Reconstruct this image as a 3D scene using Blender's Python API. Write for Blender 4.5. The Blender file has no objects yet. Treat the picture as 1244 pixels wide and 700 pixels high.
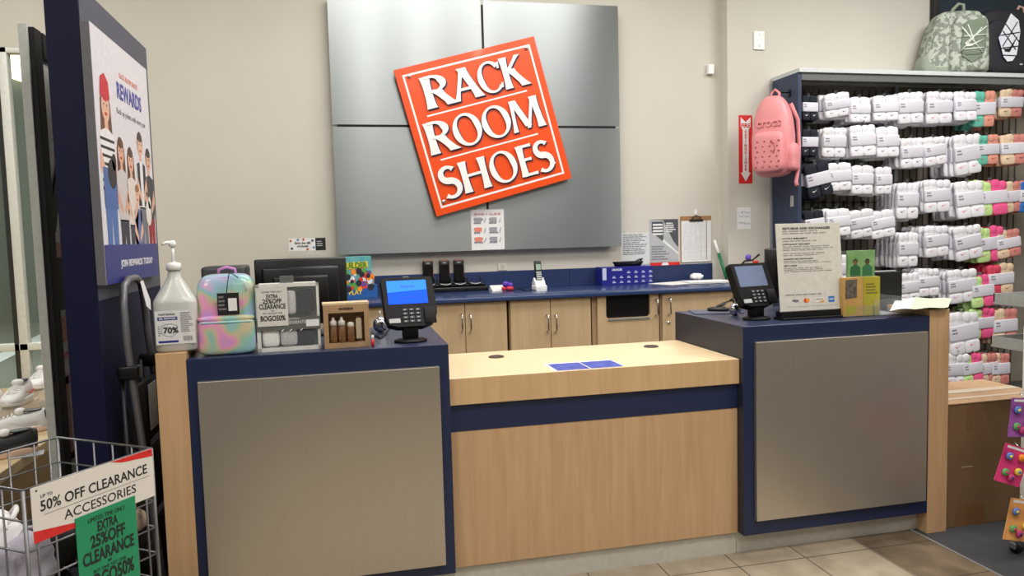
import bpy, bmesh, math, random
from mathutils import Vector, Matrix, Euler
random.seed(7)
PI = math.pi
scn = bpy.context.scene
COL = scn.collection

# ------------------------------------------------------------------ camera
F, CX, CY = 900.0, 622.0, 350.0
YAW, PIT, ROL, CH = 0.2220, 0.0731, -0.0267, 1.4472
def _basis():
    c, s = math.cos, math.sin
    r = Vector((c(YAW), -s(YAW), 0)); fw = Vector((s(YAW), c(YAW), 0)); up = Vector((0, 0, 1))
    w = fw*c(PIT) - up*s(PIT); t = fw*s(PIT) + up*c(PIT)
    return r*c(ROL) + t*s(ROL), t*c(ROL) - r*s(ROL), w
RX, UP, FW = _basis()
def ray(u, v): return FW + RX*((u-CX)/F) + UP*((CY-v)/F)
def AY(u, v, Y):
    d = ray(u, v); k = Y/d.y; return Vector((k*d.x, Y, CH+k*d.z))
def AX(u, v, X):
    d = ray(u, v); k = X/d.x; return Vector((X, k*d.y, CH+k*d.z))
def AZ(u, v, Z):
    d = ray(u, v); k = (Z-CH)/d.z; return Vector((k*d.x, k*d.y, Z))
cam = bpy.data.cameras.new('camera'); camo = bpy.data.objects.new('camera', cam); COL.objects.link(camo)
M3 = Matrix((RX, UP, -FW)).transposed()
camo.matrix_world = Matrix.Translation((0, 0, CH)) @ M3.to_4x4()
cam.sensor_fit = 'HORIZONTAL'; cam.sensor_width = 36; cam.lens = 36*F/1244
cam.clip_start = .05; cam.clip_end = 100
scn.camera = camo
scn.view_settings.view_transform = 'Standard'
scn.view_settings.look = 'None'

# ------------------------------------------------------------------ materials
def lin(c):
    o = []
    for x in c:
        x /= 255.0
        o.append(x/12.92 if x <= .04045 else ((x+.055)/1.055)**2.4)
    return (o[0], o[1], o[2], 1)
_M = {}
def mat(name, rgb, rough=.5, metal=0.0, var=0.06, scale=40, bump=0.0, alpha=1.0, emit=0.0, spec=None, aniso=0, stretch=(1,1,1), rgb2=None, coat=0):
    if name in _M: return _M[name]
    m = bpy.data.materials.new(name); m.use_nodes = True
    nt = m.node_tree; b = nt.nodes['Principled BSDF']
    L = nt.links.new
    b.inputs['Roughness'].default_value = rough; b.inputs['Metallic'].default_value = metal
    if spec is not None: b.inputs['Specular IOR Level'].default_value = spec
    if coat: b.inputs['Coat Weight'].default_value = coat; b.inputs['Coat Roughness'].default_value = .08
    if aniso: b.inputs['Anisotropic'].default_value = aniso
    tc = nt.nodes.new('ShaderNodeTexCoord'); mp = nt.nodes.new('ShaderNodeMapping')
    mp.inputs['Scale'].default_value = stretch; L(tc.outputs['Object'], mp.inputs['Vector'])
    nz = nt.nodes.new('ShaderNodeTexNoise'); nz.inputs['Scale'].default_value = scale; nz.inputs['Detail'].default_value = 4
    L(mp.outputs['Vector'], nz.inputs['Vector'])
    cr = nt.nodes.new('ShaderNodeValToRGB')
    c = lin(rgb)
    if rgb2: a, d = c, lin(rgb2)
    else:
        a = tuple(max(0, x*(1-var)) for x in c[:3])+(1,); d = tuple(min(1, x*(1+var)) for x in c[:3])+(1,)
    cr.color_ramp.elements[0].color = a; cr.color_ramp.elements[1].color = d
    cr.color_ramp.elements[0].position = .3; cr.color_ramp.elements[1].position = .7
    L(nz.outputs['Fac'], cr.inputs['Fac']); L(cr.outputs['Color'], b.inputs['Base Color'])
    if bump:
        bp = nt.nodes.new('ShaderNodeBump'); bp.inputs['Strength'].default_value = bump; bp.inputs['Distance'].default_value = .004
        L(nz.outputs['Fac'], bp.inputs['Height']); L(bp.outputs['Normal'], b.inputs['Normal'])
    if emit:
        L(cr.outputs['Color'], b.inputs['Emission Color']); b.inputs['Emission Strength'].default_value = emit
    if alpha < 1: b.inputs['Alpha'].default_value = alpha
    _M[name] = m
    return m
def wood(name, rgb, rgb2, rough=.45, axis='z'):
    if name in _M: return _M[name]
    st = {'z': (14, 14, .9), 'x': (.9, 14, 14), 'y': (14, .9, 14)}[axis]
    m = mat(name, rgb, rough, scale=2.2, stretch=st, rgb2=rgb2)
    nt = m.node_tree; nz = [n for n in nt.nodes if n.type == 'TEX_NOISE'][0]
    nz.inputs['Detail'].default_value = 8; nz.inputs['Distortion'].default_value = .8
    return m
def gradient_panel(name, rgb):   # brushed aluminium laminate: fine vertical grain
    m = mat(name, rgb, .34, .80, var=.05, scale=3, stretch=(260, 260, 1), aniso=.4, bump=.02)
    return m
def glassy(name, rgb, a=.18, rough=.05):
    if name in _M: return _M[name]
    m = bpy.data.materials.new(name); m.use_nodes = True; nt = m.node_tree
    b = nt.nodes['Principled BSDF']; out = nt.nodes['Material Output']
    b.inputs['Base Color'].default_value = lin(rgb); b.inputs['Roughness'].default_value = rough
    tr = nt.nodes.new('ShaderNodeBsdfTransparent'); mx = nt.nodes.new('ShaderNodeMixShader')
    lw = nt.nodes.new('ShaderNodeLayerWeight'); fr = nt.nodes.new('ShaderNodeMath'); fr.operation = 'POWER'; fr.inputs[1].default_value = 4; nt.links.new(lw.outputs['Facing'], fr.inputs[0])
    ad = nt.nodes.new('ShaderNodeMath'); ad.operation = 'ADD'; ad.use_clamp = True; ad.inputs[1].default_value = a
    nt.links.new(fr.outputs[0], ad.inputs[0]); nt.links.new(ad.outputs[0], mx.inputs[0])
    nt.links.new(tr.outputs[0], mx.inputs[1]); nt.links.new(b.outputs[0], mx.inputs[2]); nt.links.new(mx.outputs[0], out.inputs[0])
    _M[name] = m
    return m

# ------------------------------------------------------------------ mesh helpers
def boxverts(x0, y0, z0, x1, y1, z1, b=0, seg=2):
    bm = bmesh.new()
    vs = [bm.verts.new(p) for p in ((x0,y0,z0),(x1,y0,z0),(x1,y1,z0),(x0,y1,z0),(x0,y0,z1),(x1,y0,z1),(x1,y1,z1),(x0,y1,z1))]
    for f in ((3,2,1,0),(4,5,6,7),(0,1,5,4),(1,2,6,5),(2,3,7,6),(3,0,4,7)): bm.faces.new([vs[i] for i in f])
    if b > 0:
        b = min(b, .49*min(x1-x0, y1-y0, z1-z0))
        bmesh.ops.bevel(bm, geom=list(bm.edges), offset=b, segments=seg, profile=.5, affect='EDGES')
    bm.verts.index_update()
    v = [tuple(p.co) for p in bm.verts]; f = [[p.index for p in q.verts] for q in bm.faces]
    bm.free()
    return v, f
class MB:
    def __init__(self): self.v = []; self.f = []; self.m = []; self.s = []
    def add(self, v, f, m=0, s=False, M=None):
        o = len(self.v)
        if M is not None: v = [tuple(M @ Vector(p)) for p in v]
        self.v += [tuple(p) for p in v]
        for q in f: self.f.append([i+o for i in q]); self.m.append(m); self.s.append(s)
        return self
    def box(self, x0, y0, z0, x1, y1, z1, m=0, b=0, M=None, seg=2):
        if x1 < x0: x0, x1 = x1, x0
        if y1 < y0: y0, y1 = y1, y0
        if z1 < z0: z0, z1 = z1, z0
        v, f = boxverts(x0, y0, z0, x1, y1, z1, b, seg); return self.add(v, f, m, b > .003, M)
    def tube(self, pts, r, seg=8, m=0, closed=False, M=None, caps=True):
        pts = [Vector(p) for p in pts]; n = len(pts); V = []; Fc = []
        rr = r if isinstance(r, (list, tuple)) else [r]*n
        ref = None
        for i, p in enumerate(pts):
            if closed: t = pts[(i+1) % n]-pts[i-1]
            else: t = pts[min(i+1, n-1)]-pts[max(i-1, 0)]
            if t.length < 1e-9: t = Vector((0, 0, 1))
            t.normalize()
            if ref is None:
                ref = t.orthogonal().normalized()
            else:
                ref = ref-t*ref.dot(t)
                ref = ref.normalized() if ref.length > 1e-6 else t.orthogonal().normalized()
            bn = t.cross(ref)
            for k in range(seg):
                a = 2*PI*k/seg; V.append(p+(ref*math.cos(a)+bn*math.sin(a))*rr[i])
        for i in range(n if closed else n-1):
            j = (i+1) % n
            for k in range(seg):
                l = (k+1) % seg; Fc.append([i*seg+k, i*seg+l, j*seg+l, j*seg+k])
        if not closed and caps:
            Fc.append(list(range(seg))[::-1]); Fc.append([(n-1)*seg+k for k in range(seg)])
        return self.add(V, Fc, m, True, M)
    def cyl(self, p, q, r, seg=16, m=0, r2=None, M=None):
        return self.tube([p, q], [r, r if r2 is None else r2], seg, m, M=M)
    def lathe(self, prof, seg=24, m=0, c=(0, 0, 0), M=None, sx=1, sy=1):
        V = []; Fc = []
        for r, z in prof:
            for k in range(seg):
                a = 2*PI*k/seg; V.append((c[0]+r*sx*math.cos(a), c[1]+r*sy*math.sin(a), c[2]+z))
        for i in range(len(prof)-1):
            for k in range(seg):
                l = (k+1) % seg; Fc.append([i*seg+k, i*seg+l, (i+1)*seg+l, (i+1)*seg+k])
        Fc.append(list(range(seg))[::-1]); Fc.append([(len(prof)-1)*seg+k for k in range(seg)])
        return self.add(V, Fc, m, True, M)
    def prism(self, poly, z0, z1, m=0, M=None, s=False):
        n = len(poly); V = [(x, y, z0) for x, y in poly]+[(x, y, z1) for x, y in poly]
        Fc = [list(range(n))[::-1], [n+i for i in range(n)]]+[[i, (i+1) % n, n+(i+1) % n, n+i] for i in range(n)]
        return self.add(V, Fc, m, s, M)
    def flat(self, poly, z=0, m=0, M=None): return self.add([(x, y, z) for x, y in poly], [list(range(len(poly)))], m, False, M)
    def sup(self, c, r, e1=.5, e2=.5, nu=20, nv=12, m=0, fn=None, M=None):
        def sp(w, e): return math.copysign(abs(w)**e, w)
        V = []; Fc = []
        for j in range(nv+1):
            ph = -PI/2+PI*j/nv; cz, sz = sp(math.cos(ph), e1), sp(math.sin(ph), e1)
            for i in range(nu):
                th = 2*PI*i/nu
                p = Vector((r[0]*cz*sp(math.cos(th), e2), r[1]*cz*sp(math.sin(th), e2), r[2]*sz))
                if fn: p = Vector(fn(p))
                V.append(p+Vector(c))
        for j in range(nv):
            for i in range(nu):
                k = (i+1) % nu; Fc.append([j*nu+i, j*nu+k, (j+1)*nu+k, (j+1)*nu+i])
        return self.add(V, Fc, m, True, M)
    def build(self, name, mats, parent=None, loc=None, rot=None):
        me = bpy.data.meshes.new(name); me.from_pydata(self.v, [], self.f)
        if not isinstance(mats, (list, tuple)): mats = [mats]
        for m in mats: me.materials.append(m)
        me.polygons.foreach_set('material_index', self.m); me.polygons.foreach_set('use_smooth', self.s)
        me.validate(); me.update()
        bm = bmesh.new(); bm.from_mesh(me)
        bmesh.ops.remove_doubles(bm, verts=bm.verts, dist=1e-7)
        bmesh.ops.recalc_face_normals(bm, faces=bm.faces); bm.to_mesh(me); bm.free()
        o = bpy.data.objects.new(name, me); COL.objects.link(o)
        if parent is not None: o.parent = parent
        if loc is not None: o.location = loc
        if rot is not None: o.rotation_euler = rot
        return o
def tag(o, label, cat, group=None):
    o['label'] = label; o['category'] = cat
    if group: o['group'] = group
    return o
def thing(name, label, cat, loc=(0,0,0), rz=0, group=None, rot=None):
    o = bpy.data.objects.new(name, None); COL.objects.link(o); o.empty_display_size = .05
    o.location = loc; o.rotation_euler = rot if rot else (0, 0, rz)
    return tag(o, label, cat, group)
def struct(name, mb, m):
    o = mb.build(name, m); o['kind'] = 'structure'; return o
def front(x=0, y=0, z=0):      # local xy drawing plane -> upright, facing -Y
    return Matrix.Translation((x, y, z)) @ Matrix.Rotation(PI/2, 4, 'X')
def facing_x(x=0, y=0, z=0):   # drawing plane facing +X (text reads along +Y)
    return Matrix.Translation((x, y, z)) @ Matrix.Rotation(PI/2, 4, 'Z') @ Matrix.Rotation(PI/2, 4, 'X')
def text(s, size, m, parent, M, name='lettering', align='CENTER', ext=.0003, bold=0.0, fitw=None, spacing=1.0, yc=True, sx=1.0):
    cu = bpy.data.curves.new('lettering', 'FONT'); cu.body = s; cu.size = size; cu.align_x = align
    cu.extrude = ext; cu.offset = bold*size; cu.space_character = spacing; cu.resolution_u = 3
    if yc: cu.align_y = 'CENTER'
    t = bpy.data.objects.new('lettering', cu); COL.objects.link(t)
    bpy.context.view_layer.update()
    dg = bpy.context.evaluated_depsgraph_get()
    me = bpy.data.meshes.new_from_object(t.evaluated_get(dg))
    bpy.data.objects.remove(t); bpy.data.curves.remove(cu)
    me.name = name; me.materials.clear(); me.materials.append(m)
    k = sx
    if fitw and len(me.vertices):
        xs = [v.co.x for v in me.vertices]; wdt = max(xs)-min(xs)
        if wdt > 0: k = fitw/wdt
    me.transform(M @ Matrix.Diagonal((k, 1, 1, 1)))
    o = bpy.data.objects.new(name, me); COL.objects.link(o)
    if parent is not None: o.parent = parent
    return o
def copy_tree(o, parent=None):
    c = o.copy(); COL.objects.link(c)
    if parent is not None: c.parent = parent
    for ch in list(o.children): copy_tree(ch, c)
    return c
def textlines(mb, x0, x1, z0, z1, n, M, m=0, fill=.45, seed=1, z=.0006):
    R = random.Random(seed); dz = (z1-z0)/n
    for i in range(n):
        zc = z1-(i+.5)*dz; xe = x0+(x1-x0)*(.6+.4*R.random()); x = x0
        while x < xe-.001:
            w = min((.01+.03*R.random())*(x1-x0)/.18, xe-x)
            mb.flat([(x, zc-dz*fill/2), (x+w, zc-dz*fill/2), (x+w, zc+dz*fill/2), (x, zc+dz*fill/2)], z, m, M); x += w+.004*(x1-x0)/.18

# palette
NAVY = mat('navy_laminate', (24, 37, 72), .42, var=.10, scale=6, stretch=(1, 60, 60))
NAVY_TOP = mat('navy_worktop', (44, 62, 104), .22, var=.12, scale=8, stretch=(3, 30, 30))
NAVY_SIDE_SHEEN = mat('navy_side_sheen', (38, 42, 56), .45, var=.12, scale=6, stretch=(60, 60, 1))  # same navy laminate, greyer: its glossy reflection is put into the colour
MAPLE = wood('maple_front', (184, 148, 110), (198, 163, 125))
MAPLE_TOP_LIT = wood('maple_top_lit', (232, 208, 166), (238, 216, 178), .32, 'x')  # paler than the front maple: light from above put into the colour
MAPLE_DARK = wood('maple_cabinet', (186, 160, 124), (198, 172, 136), .45)
STEEL_PANEL = gradient_panel('brushed_panel', (192, 184, 171))
WALLSTEEL = mat('brushed_steel', (158, 164, 166), .30, .80, var=.04, scale=3, stretch=(1.5, 1, 240), aniso=.85, bump=.015)
_nt = WALLSTEEL.node_tree; _cx = _nt.nodes.new('ShaderNodeCombineXYZ'); _cx.inputs[2].default_value = 1
_nt.links.new(_cx.outputs[0], _nt.nodes['Principled BSDF'].inputs['Tangent'])
CHROME = mat('chrome', (215, 215, 215), .15, 1)
ALU = mat('aluminium', (176, 178, 178), .35, .6)
WIRE = mat('grey_wire', (120, 120, 122), .35, .6)
BLACK = mat('black_plastic', (10, 10, 12), .36)
BLACKM = mat('black_matte', (10, 10, 12), .7)
DGREY = mat('dark_grey_plastic', (52, 54, 58), .4)
MGREY = mat('mid_grey_plastic', (110, 112, 114), .45)
TERM = mat('terminal_black', (9, 9, 11), .5, spec=.22)
LGREY = mat('light_grey_plastic', (180, 182, 182), .45)
WHITE = mat('white_plastic', (232, 232, 230), .4)
PAPER = mat('white_paper', (226, 226, 226), .7)
PAPER2 = mat('cream_paper', (206, 202, 190), .7)
INK = mat('black_ink', (26, 26, 30), .6)
INKG = mat('grey_ink', (120, 120, 125), .6)
RED = mat('red_print', (206, 36, 34), .5)
ORANGE = mat('orange_acrylic', (230, 74, 0), .35, var=.02, coat=.08)
BLUEINK = mat('blue_print', (36, 52, 130), .5)
KRAFT = mat('kraft_card', (150, 112, 74), .8, var=.08)
# ------------------------------------------------------------------ the setting
YW, YR = 5.15, 5.04            # rear wall, and the part of it that steps forward on the right
CEIL = 3.75
WALLM = mat('wall_paint', (202, 198, 187), .85, var=.025, scale=2, bump=.0)
FXL, FXR, FYF = -4.6, 6.6, -3.0
def tile_mat(name, rgb, rgb2, grout, s=.32, ox=-.007, oy=.23):
    m = bpy.data.materials.new(name); m.use_nodes = True; nt = m.node_tree; b = nt.nodes['Principled BSDF']; L = nt.links.new
    tc = nt.nodes.new('ShaderNodeTexCoord'); mp = nt.nodes.new('ShaderNodeMapping'); mp.inputs['Location'].default_value = (-ox, -oy, 0)
    L(tc.outputs['Object'], mp.inputs['Vector'])
    br = nt.nodes.new('ShaderNodeTexBrick'); br.offset = 0; br.squash = 1
    br.inputs['Scale'].default_value = 1; br.inputs['Brick Width'].default_value = s; br.inputs['Row Height'].default_value = s
    br.inputs['Mortar Size'].default_value = .0028; br.inputs['Mortar Smooth'].default_value = .1; br.inputs['Bias'].default_value = 0
    L(mp.outputs['Vector'], br.inputs['Vector'])
    nz = nt.nodes.new('ShaderNodeTexNoise'); nz.inputs['Scale'].default_value = 7; nz.inputs['Detail'].default_value = 6; nz.inputs['Distortion'].default_value = .6
    L(tc.outputs['Object'], nz.inputs['Vector'])
    cr = nt.nodes.new('ShaderNodeValToRGB'); cr.color_ramp.elements[0].color = lin(rgb); cr.color_ramp.elements[1].color = lin(rgb2)
    cr.color_ramp.elements[0].position = .35; cr.color_ramp.elements[1].position = .65
    L(nz.outputs['Fac'], cr.inputs['Fac']); L(cr.outputs['Color'], br.inputs['Color1']); L(cr.outputs['Color'], br.inputs['Color2'])
    br.inputs['Mortar'].default_value = lin(grout)
    L(br.outputs['Color'], b.inputs['Base Color']); b.inputs['Roughness'].default_value = .42
    bp = nt.nodes.new('ShaderNodeBump'); bp.inputs['Strength'].default_value = .35; bp.inputs['Distance'].default_value = .002; bp.invert = True
    L(br.outputs['Fac'], bp.inputs['Height']); L(bp.outputs['Normal'], b.inputs['Normal'])
    return m
struct('floor', MB().box(-.72, -.2, -.06, 2.24, YW+.1, 0), tile_mat('floor_tile', (150, 137, 118), (170, 157, 137), (78, 66, 54)))
struct('floor_border', MB().box(2.24, FYF, -.06, 2.555, YW+.1, 0), tile_mat('border_tile', (96, 82, 66), (122, 106, 86), (60, 50, 42), ox=2.24-.0))
CARPET = mat('charcoal_carpet', (62, 62, 66), .95, var=.45, scale=420, bump=.6)
struct('floor_carpet', MB().box(2.565, FYF, -.06, FXR, YW+.1, 0).box(FXL, FYF, -.06, -.72, YW+.1, 0).box(-.72, FYF, -.06, 2.24, -.2, 0), CARPET)  # unseen strip behind the camera added dark, to deepen the counter panels' reflection
struct('trim_1', MB().box(2.555, FYF, -.06, 2.565, YW+.1, .003), ALU)
struct('ceiling', MB().box(FXL-.1, FYF-.1, CEIL, FXR+.1, YW+.2, CEIL+.08), mat('ceiling_tile', (205, 205, 200), .9))
WX0, WX1, WZ0, WZ1 = -3.5, -1.52, .36, 2.66      # window opening in the rear wall
wb = MB().box(FXL, YW, 0, WX0, YW+.14, CEIL).box(WX1, YW, 0, 2.81, YW+.14, CEIL).box(WX0, YW, 0, WX1, YW+.14, WZ0).box(WX0, YW, WZ1, WX1, YW+.14, CEIL)
struct('wall_back', wb, WALLM)
struct('wall_back_right', MB().box(2.80, YR, 0, FXR, YW+.14, CEIL), WALLM)
struct('wall_left', MB().box(FXL-.12, FYF, 0, FXL, YW+.14, CEIL), WALLM)
struct('wall_right', MB().box(FXR, FYF, 0, FXR+.12, YW+.14, CEIL), WALLM)
struct('wall_front', MB().box(FXL-.12, FYF-.12, 0, FXR+.12, FYF, CEIL), mat('front_wall_paint', (140, 138, 132), .9))
struct('baseboard_back', MB().box(-1.5, YW-.012, 0, 2.79, YW, .1), mat('base_vinyl', (60, 58, 56), .6))
# shop window
WF = mat('window_frame_white', (214, 216, 208), .45)
def wframe(x0, x1, z0, z1, d=.06): return (x0, YW+.03-d/2, z0, x1, YW+.03+d/2, z1)
w = bpy.data.objects.new('window_1', None); COL.objects.link(w); w['kind'] = 'structure'
fr = MB()
for a in ((WX0, WX1, WZ1-.035, WZ1), (WX0, WX1, WZ0, WZ0+.06), (WX0, WX0+.05, WZ0, WZ1), (WX1-.05, WX1, WZ0, WZ1), (-1.995, -1.945, WZ0, WZ1), (-2.75, -2.70, WZ0, WZ1), (WX0, WX1, .80, .845)):
    fr.box(*wframe(*a), b=.004)
fr.build('window_frame', WF, w)
MB().box(-2.02, YW+.0, WZ0, -1.995, YW+.05, WZ1).build('window_post', mat('dark_bronze', (58, 60, 58), .4, .5), w)
MB().box(WX0, YW+.045, WZ0, WX1, YW+.05, WZ1).build('pane', glassy('window_glass', (190, 205, 195), .10), w)
struct('ground_outside', MB().box(-16, YW+.14, -.12, 8, 22, -.02), mat('asphalt', (120, 122, 112), .9, var=.2, scale=30))
struct('facade_outside', MB().box(-16, 16, -.1, 8, 16.3, 7), mat('night_facade', (96, 104, 92), .9, var=.2, scale=.6))
struct('curb_outside', MB().flat([(-4.5, 10), (-4.25, 10), (-4.85, 14.6), (-5.1, 14.6)], -.012), mat('road_paint', (235, 238, 235), .8))

# ------------------------------------------------------------------ front service counter: two tall units and a low one between them
BX = dict(l0=-.573, l1=.384, r0=1.654, r1=2.595)
YF, YB, ZT, ZB = 2.856, 3.525, 1.024, .10
KICK = mat('toe_kick', (192, 188, 178), .45, 0)
STEELEDGE = mat('panel_edge', (92, 90, 84), .5, .4)
def tall_counter(name, label, x0, x1, post, px0, px1, pz0, pz1):
    t = thing(name, label, 'counter', ((x0+x1)/2, YF, 0))
    cx = (x0+x1)/2; h = (x1-x0)/2
    b = MB()
    v, f = boxverts(-h, 0, ZB, h, YB-YF, ZT, .002, 1)
    b.add(v, f)
    o = b.build('body', [NAVY, NAVY_SIDE_SHEEN, NAVY_TOPC], t)
    for p in o.data.polygons:
        if abs(p.normal.x) > .9: p.material_index = 1
        elif p.normal.z > .9: p.material_index = 2
    MB().box(px0-cx, -.02, pz0, px1-cx, 0, pz1, 0, .0015).build('front_panel', STEEL_PANEL, t)
    MB().box(-h, .064, 0, h, YB-YF-.03, ZB).build('toe_kick', KICK, t)
    q0, q1 = post
    MB().box(q0-cx, 0.0, 0, q1-cx, YB-YF+.02, 1.05, 0, .002).build('end_post', MAPLE_POST, t)
    return t
NAVY_TOPC = mat('navy_counter_top', (44, 50, 78), .30, var=.12, scale=8, stretch=(3, 30, 30))
MAPLE_POST = wood('maple_post', (190, 152, 112), (202, 166, 126))
tall_counter('service_counter', 'tall navy counter with brushed panel, carrying the sanitizer jug and pastel backpack', BX['l0'], BX['l1'], (-.676, -.5735), -.5356, .3437, .1469, .9408)
tall_counter('service_counter', 'tall navy counter with brushed panel, carrying the returns policy sign', BX['r0'], BX['r1'], (2.5955, 2.702), 1.7064, 2.5704, .1673, .9552)
lc = thing('service_counter', 'low maple counter with a navy band between the two tall navy counters', 'counter', (1.02, 2.884, 0))
a, bq = BX['l1']+.002-1.02, BX['r0']-.002-1.02
MB().box(a, 0, .772, bq, .615, .88, 0, .002).build('counter_top', [MAPLE_TOP_LIT], lc)
o = lc.children[0]; o.data.materials.append(wood('maple_apron', (196, 160, 118), (208, 174, 132), .45, 'z'))
for p in o.data.polygons:
    if p.normal.y < -.9: p.material_index = 1
MB().box(a, .018, .661, bq, .55, .7715).build('band', NAVY, lc)
MB().box(a, .020, .10, bq, .55, .661).build('front_panel', MAPLE, lc)
MB().box(a, .036, 0, bq, .55, .10).build('toe_kick', KICK, lc)
for (u, v) in ((603, 434), (791, 421.5)):
    p = AZ(u, v, .88)-Vector((1.02, 2.884, 0))
    MB().lathe([(.0, 0), (.036, 0), (.036, .004), (.03, .006), (.028, .003), (0, .003)], 28, c=(p.x, p.y, .8802)).build('cable_grommet', mat('brown_grommet', (70, 58, 54), .4), lc)

# ------------------------------------------------------------------ back counter
YC = 4.49                                   # face of the base cabinets
ZW = 1.06
def PX(u, v=385): return AY(u, v, YC).x
DOORM = MAPLE_DARK
EDGE = mat('dark_edge', (92, 66, 44), .6)
def pull(parent, x, z0, z1):
    MB().tube([(x, -.002, z1-.006), (x, -.028, z1-.006), (x, -.033, z1-.012), (x, -.033, z0+.012), (x, -.028, z0+.006), (x, -.002, z0+.006)], .0055, 8).build('handle', CHROME, parent)
def base_cabinet(label, u0, u1, doors):
    x0, x1 = PX(u0), PX(u1); c = (x0+x1)/2
    t = thing('base_cabinet', label, 'cabinet', (c, YC, 0), group=None)
    MB().box(x0-c, .022, .0, x1-c, .62, ZW-.026).build('carcass', MAPLE_DARK, t)
    for (d0, d1, hu) in doors:
        a0, a1 = PX(d0)-c+.002, PX(d1)-c-.002
        d = MB().box(a0, 0, .11, a1, .02, ZW-.030, 0, .0015).build('door', DOORM, t)
        if hu:
            hx = PX(hu)-c; pull(d, hx, AY(hu, 404, YC).z, AY(hu, 381, YC).z)
    return t
base_cabinet('maple base cabinet mostly hidden behind the left card terminal', 418, 513, [(418, 470, None), (470, 513, None)])
base_cabinet('maple two-door base cabinet below the row of black scanners', 514, 616.5, [(514.5, 565, 560.5), (565, 616, 571)])
base_cabinet('maple two-door base cabinet below the white cordless phone', 619.5, 719, [(620, 669, 664.5), (669, 718, 674.5)])
# the cabinet with the waste opening
x0, x1 = PX(721), PX(802); c = (x0+x1)/2
t = thing('base_cabinet', 'maple base cabinet with black waste opening cut in its door', 'cabinet', (c, YC, 0))
MB().box(x0-c, .03, 0, x1-c, .62, ZW-.026).build('carcass', MAPLE_DARK, t)
a0, a1 = PX(726)-c, PX(800.5)-c
h0, h1, hz = PX(736.5)-c, PX(790)-c, AY(763, 386, YC).z
dm = MB().box(a0, 0, .11, a1, .02, hz).box(a0, 0, hz, h0, .02, ZW-.030).box(h1, 0, hz, a1, .02, ZW-.030)
for sx, hx in ((1, h0), (-1, h1)):          # rounded lower corners of the cut-out
    r = .022; pl = [(hx, hz)]+[(hx+sx*(r-r*math.cos(k*PI/12)), hz+r-r*math.sin(k*PI/12)) for k in range(6, -1, -1)]
    dm.prism(pl, -.02, 0, 0, front())
d = dm.build('door', DOORM, t)
MB().box(h0-.006, .0205, hz-.02, h1+.006, .0295, ZW-.032).build('waste_liner', mat('black_bag', (14, 12, 12), .35, bump=.5, scale=14), t)
MB().box(h0+.012, -.006, hz-.014, h1-.008, -.0005, hz-.002).build('metal_lip', ALU, t)
pull(d, PX(797)-c, AY(797, 384, YC).z, AY(797, 362.5, YC).z)
base_cabinet('maple base cabinet with a lock, at the right end of the run', 803.5, 891, [(804.5, 890.5, None)])
cb = bpy.data.objects['base_cabinet.004']; d = [k for k in cb.children if k.name.startswith('door')][0]
pull(d, PX(812.5)-cb.location.x, AY(812, 383, YC).z, AY(812, 361.5, YC).z)
lx, lz = PX(812)-cb.location.x, AY(812, 392, YC).z
MB().cyl((lx, 0, lz), (lx, -.006, lz), .010, 16).cyl((lx, -.006, lz), (lx, -.0065, lz), .005, 10).build('lock', CHROME, d)
# filler strip between second and third cabinets belongs to the third
wt = thing('worktop', 'long blue worktop with upstand, along the rear wall', 'worktop', (1.3, 4.46, 0))
XW0 = AY(418, 385, YC).x
MB().box(XW0-1.3-.02, 0, ZW-.026, 2.79-1.3, YW-4.46-.001, ZW, 0, .004).build('top', NAVY_TOP, wt)
xs0, xs1, xse = AY(455, 345, YW).x, AY(691, 335, YW).x, AY(864, 320, YW).x
for k0, k1 in ((xs0, xs1), (xs1+.002, xse)): MB().box(k0-1.3, YW-.02-4.46, ZW, k1-1.3, YW-4.46-.001, 1.185, 0, .002).build('upstand', mat('navy_upstand', (36, 52, 92), .35, var=.12, scale=8, stretch=(3, 30, 30)), wt)

# ------------------------------------------------------------------ metal wall panels and the sign
YP = 5.075
zl = (AY(410.5, 309.9, YP).z+AY(753, 299.2, YP).z)/2; zm = (AY(404, 152.5, YP).z+AY(755, 155, YP).z)/2; zt = AY(755.5, 7.5, YP).z
xl = (AY(410.5, 309.9, YP).x+AY(404, 152.5, YP).x)/2; xm = AY(588, 100, YP).x; xr = (AY(755, 155, YP).x+AY(753, 299, YP).x)/2
G = .008
for (p0, p1, q0, q1, lab) in ((xl, xm-G, zm+G, zt, 'brushed metal wall panel, upper left of four, with bright streaks'), (xm+G, xr, zm+G, zt, 'brushed metal wall panel, upper right of four behind the sign'),
                              (xl, xm-G, zl, zm-G, 'brushed metal wall panel, lower left of four, above the scanners'), (xm+G, xr, zl, zm-G, 'brushed metal wall panel, lower right of four, above the phone')):
    o = MB().box(p0-p0, 0, 0, p1-p0, .004, q1-q0, 0, .001).build('wall_panel', WALLSTEEL, loc=(p0, YP, q0)); tag(o, lab, 'panel', None)
struct('trim_2', MB().box(xl+.03, YP+.005, zl+.03, xr-.03, YW, zt-.03), BLACKM)
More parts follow.
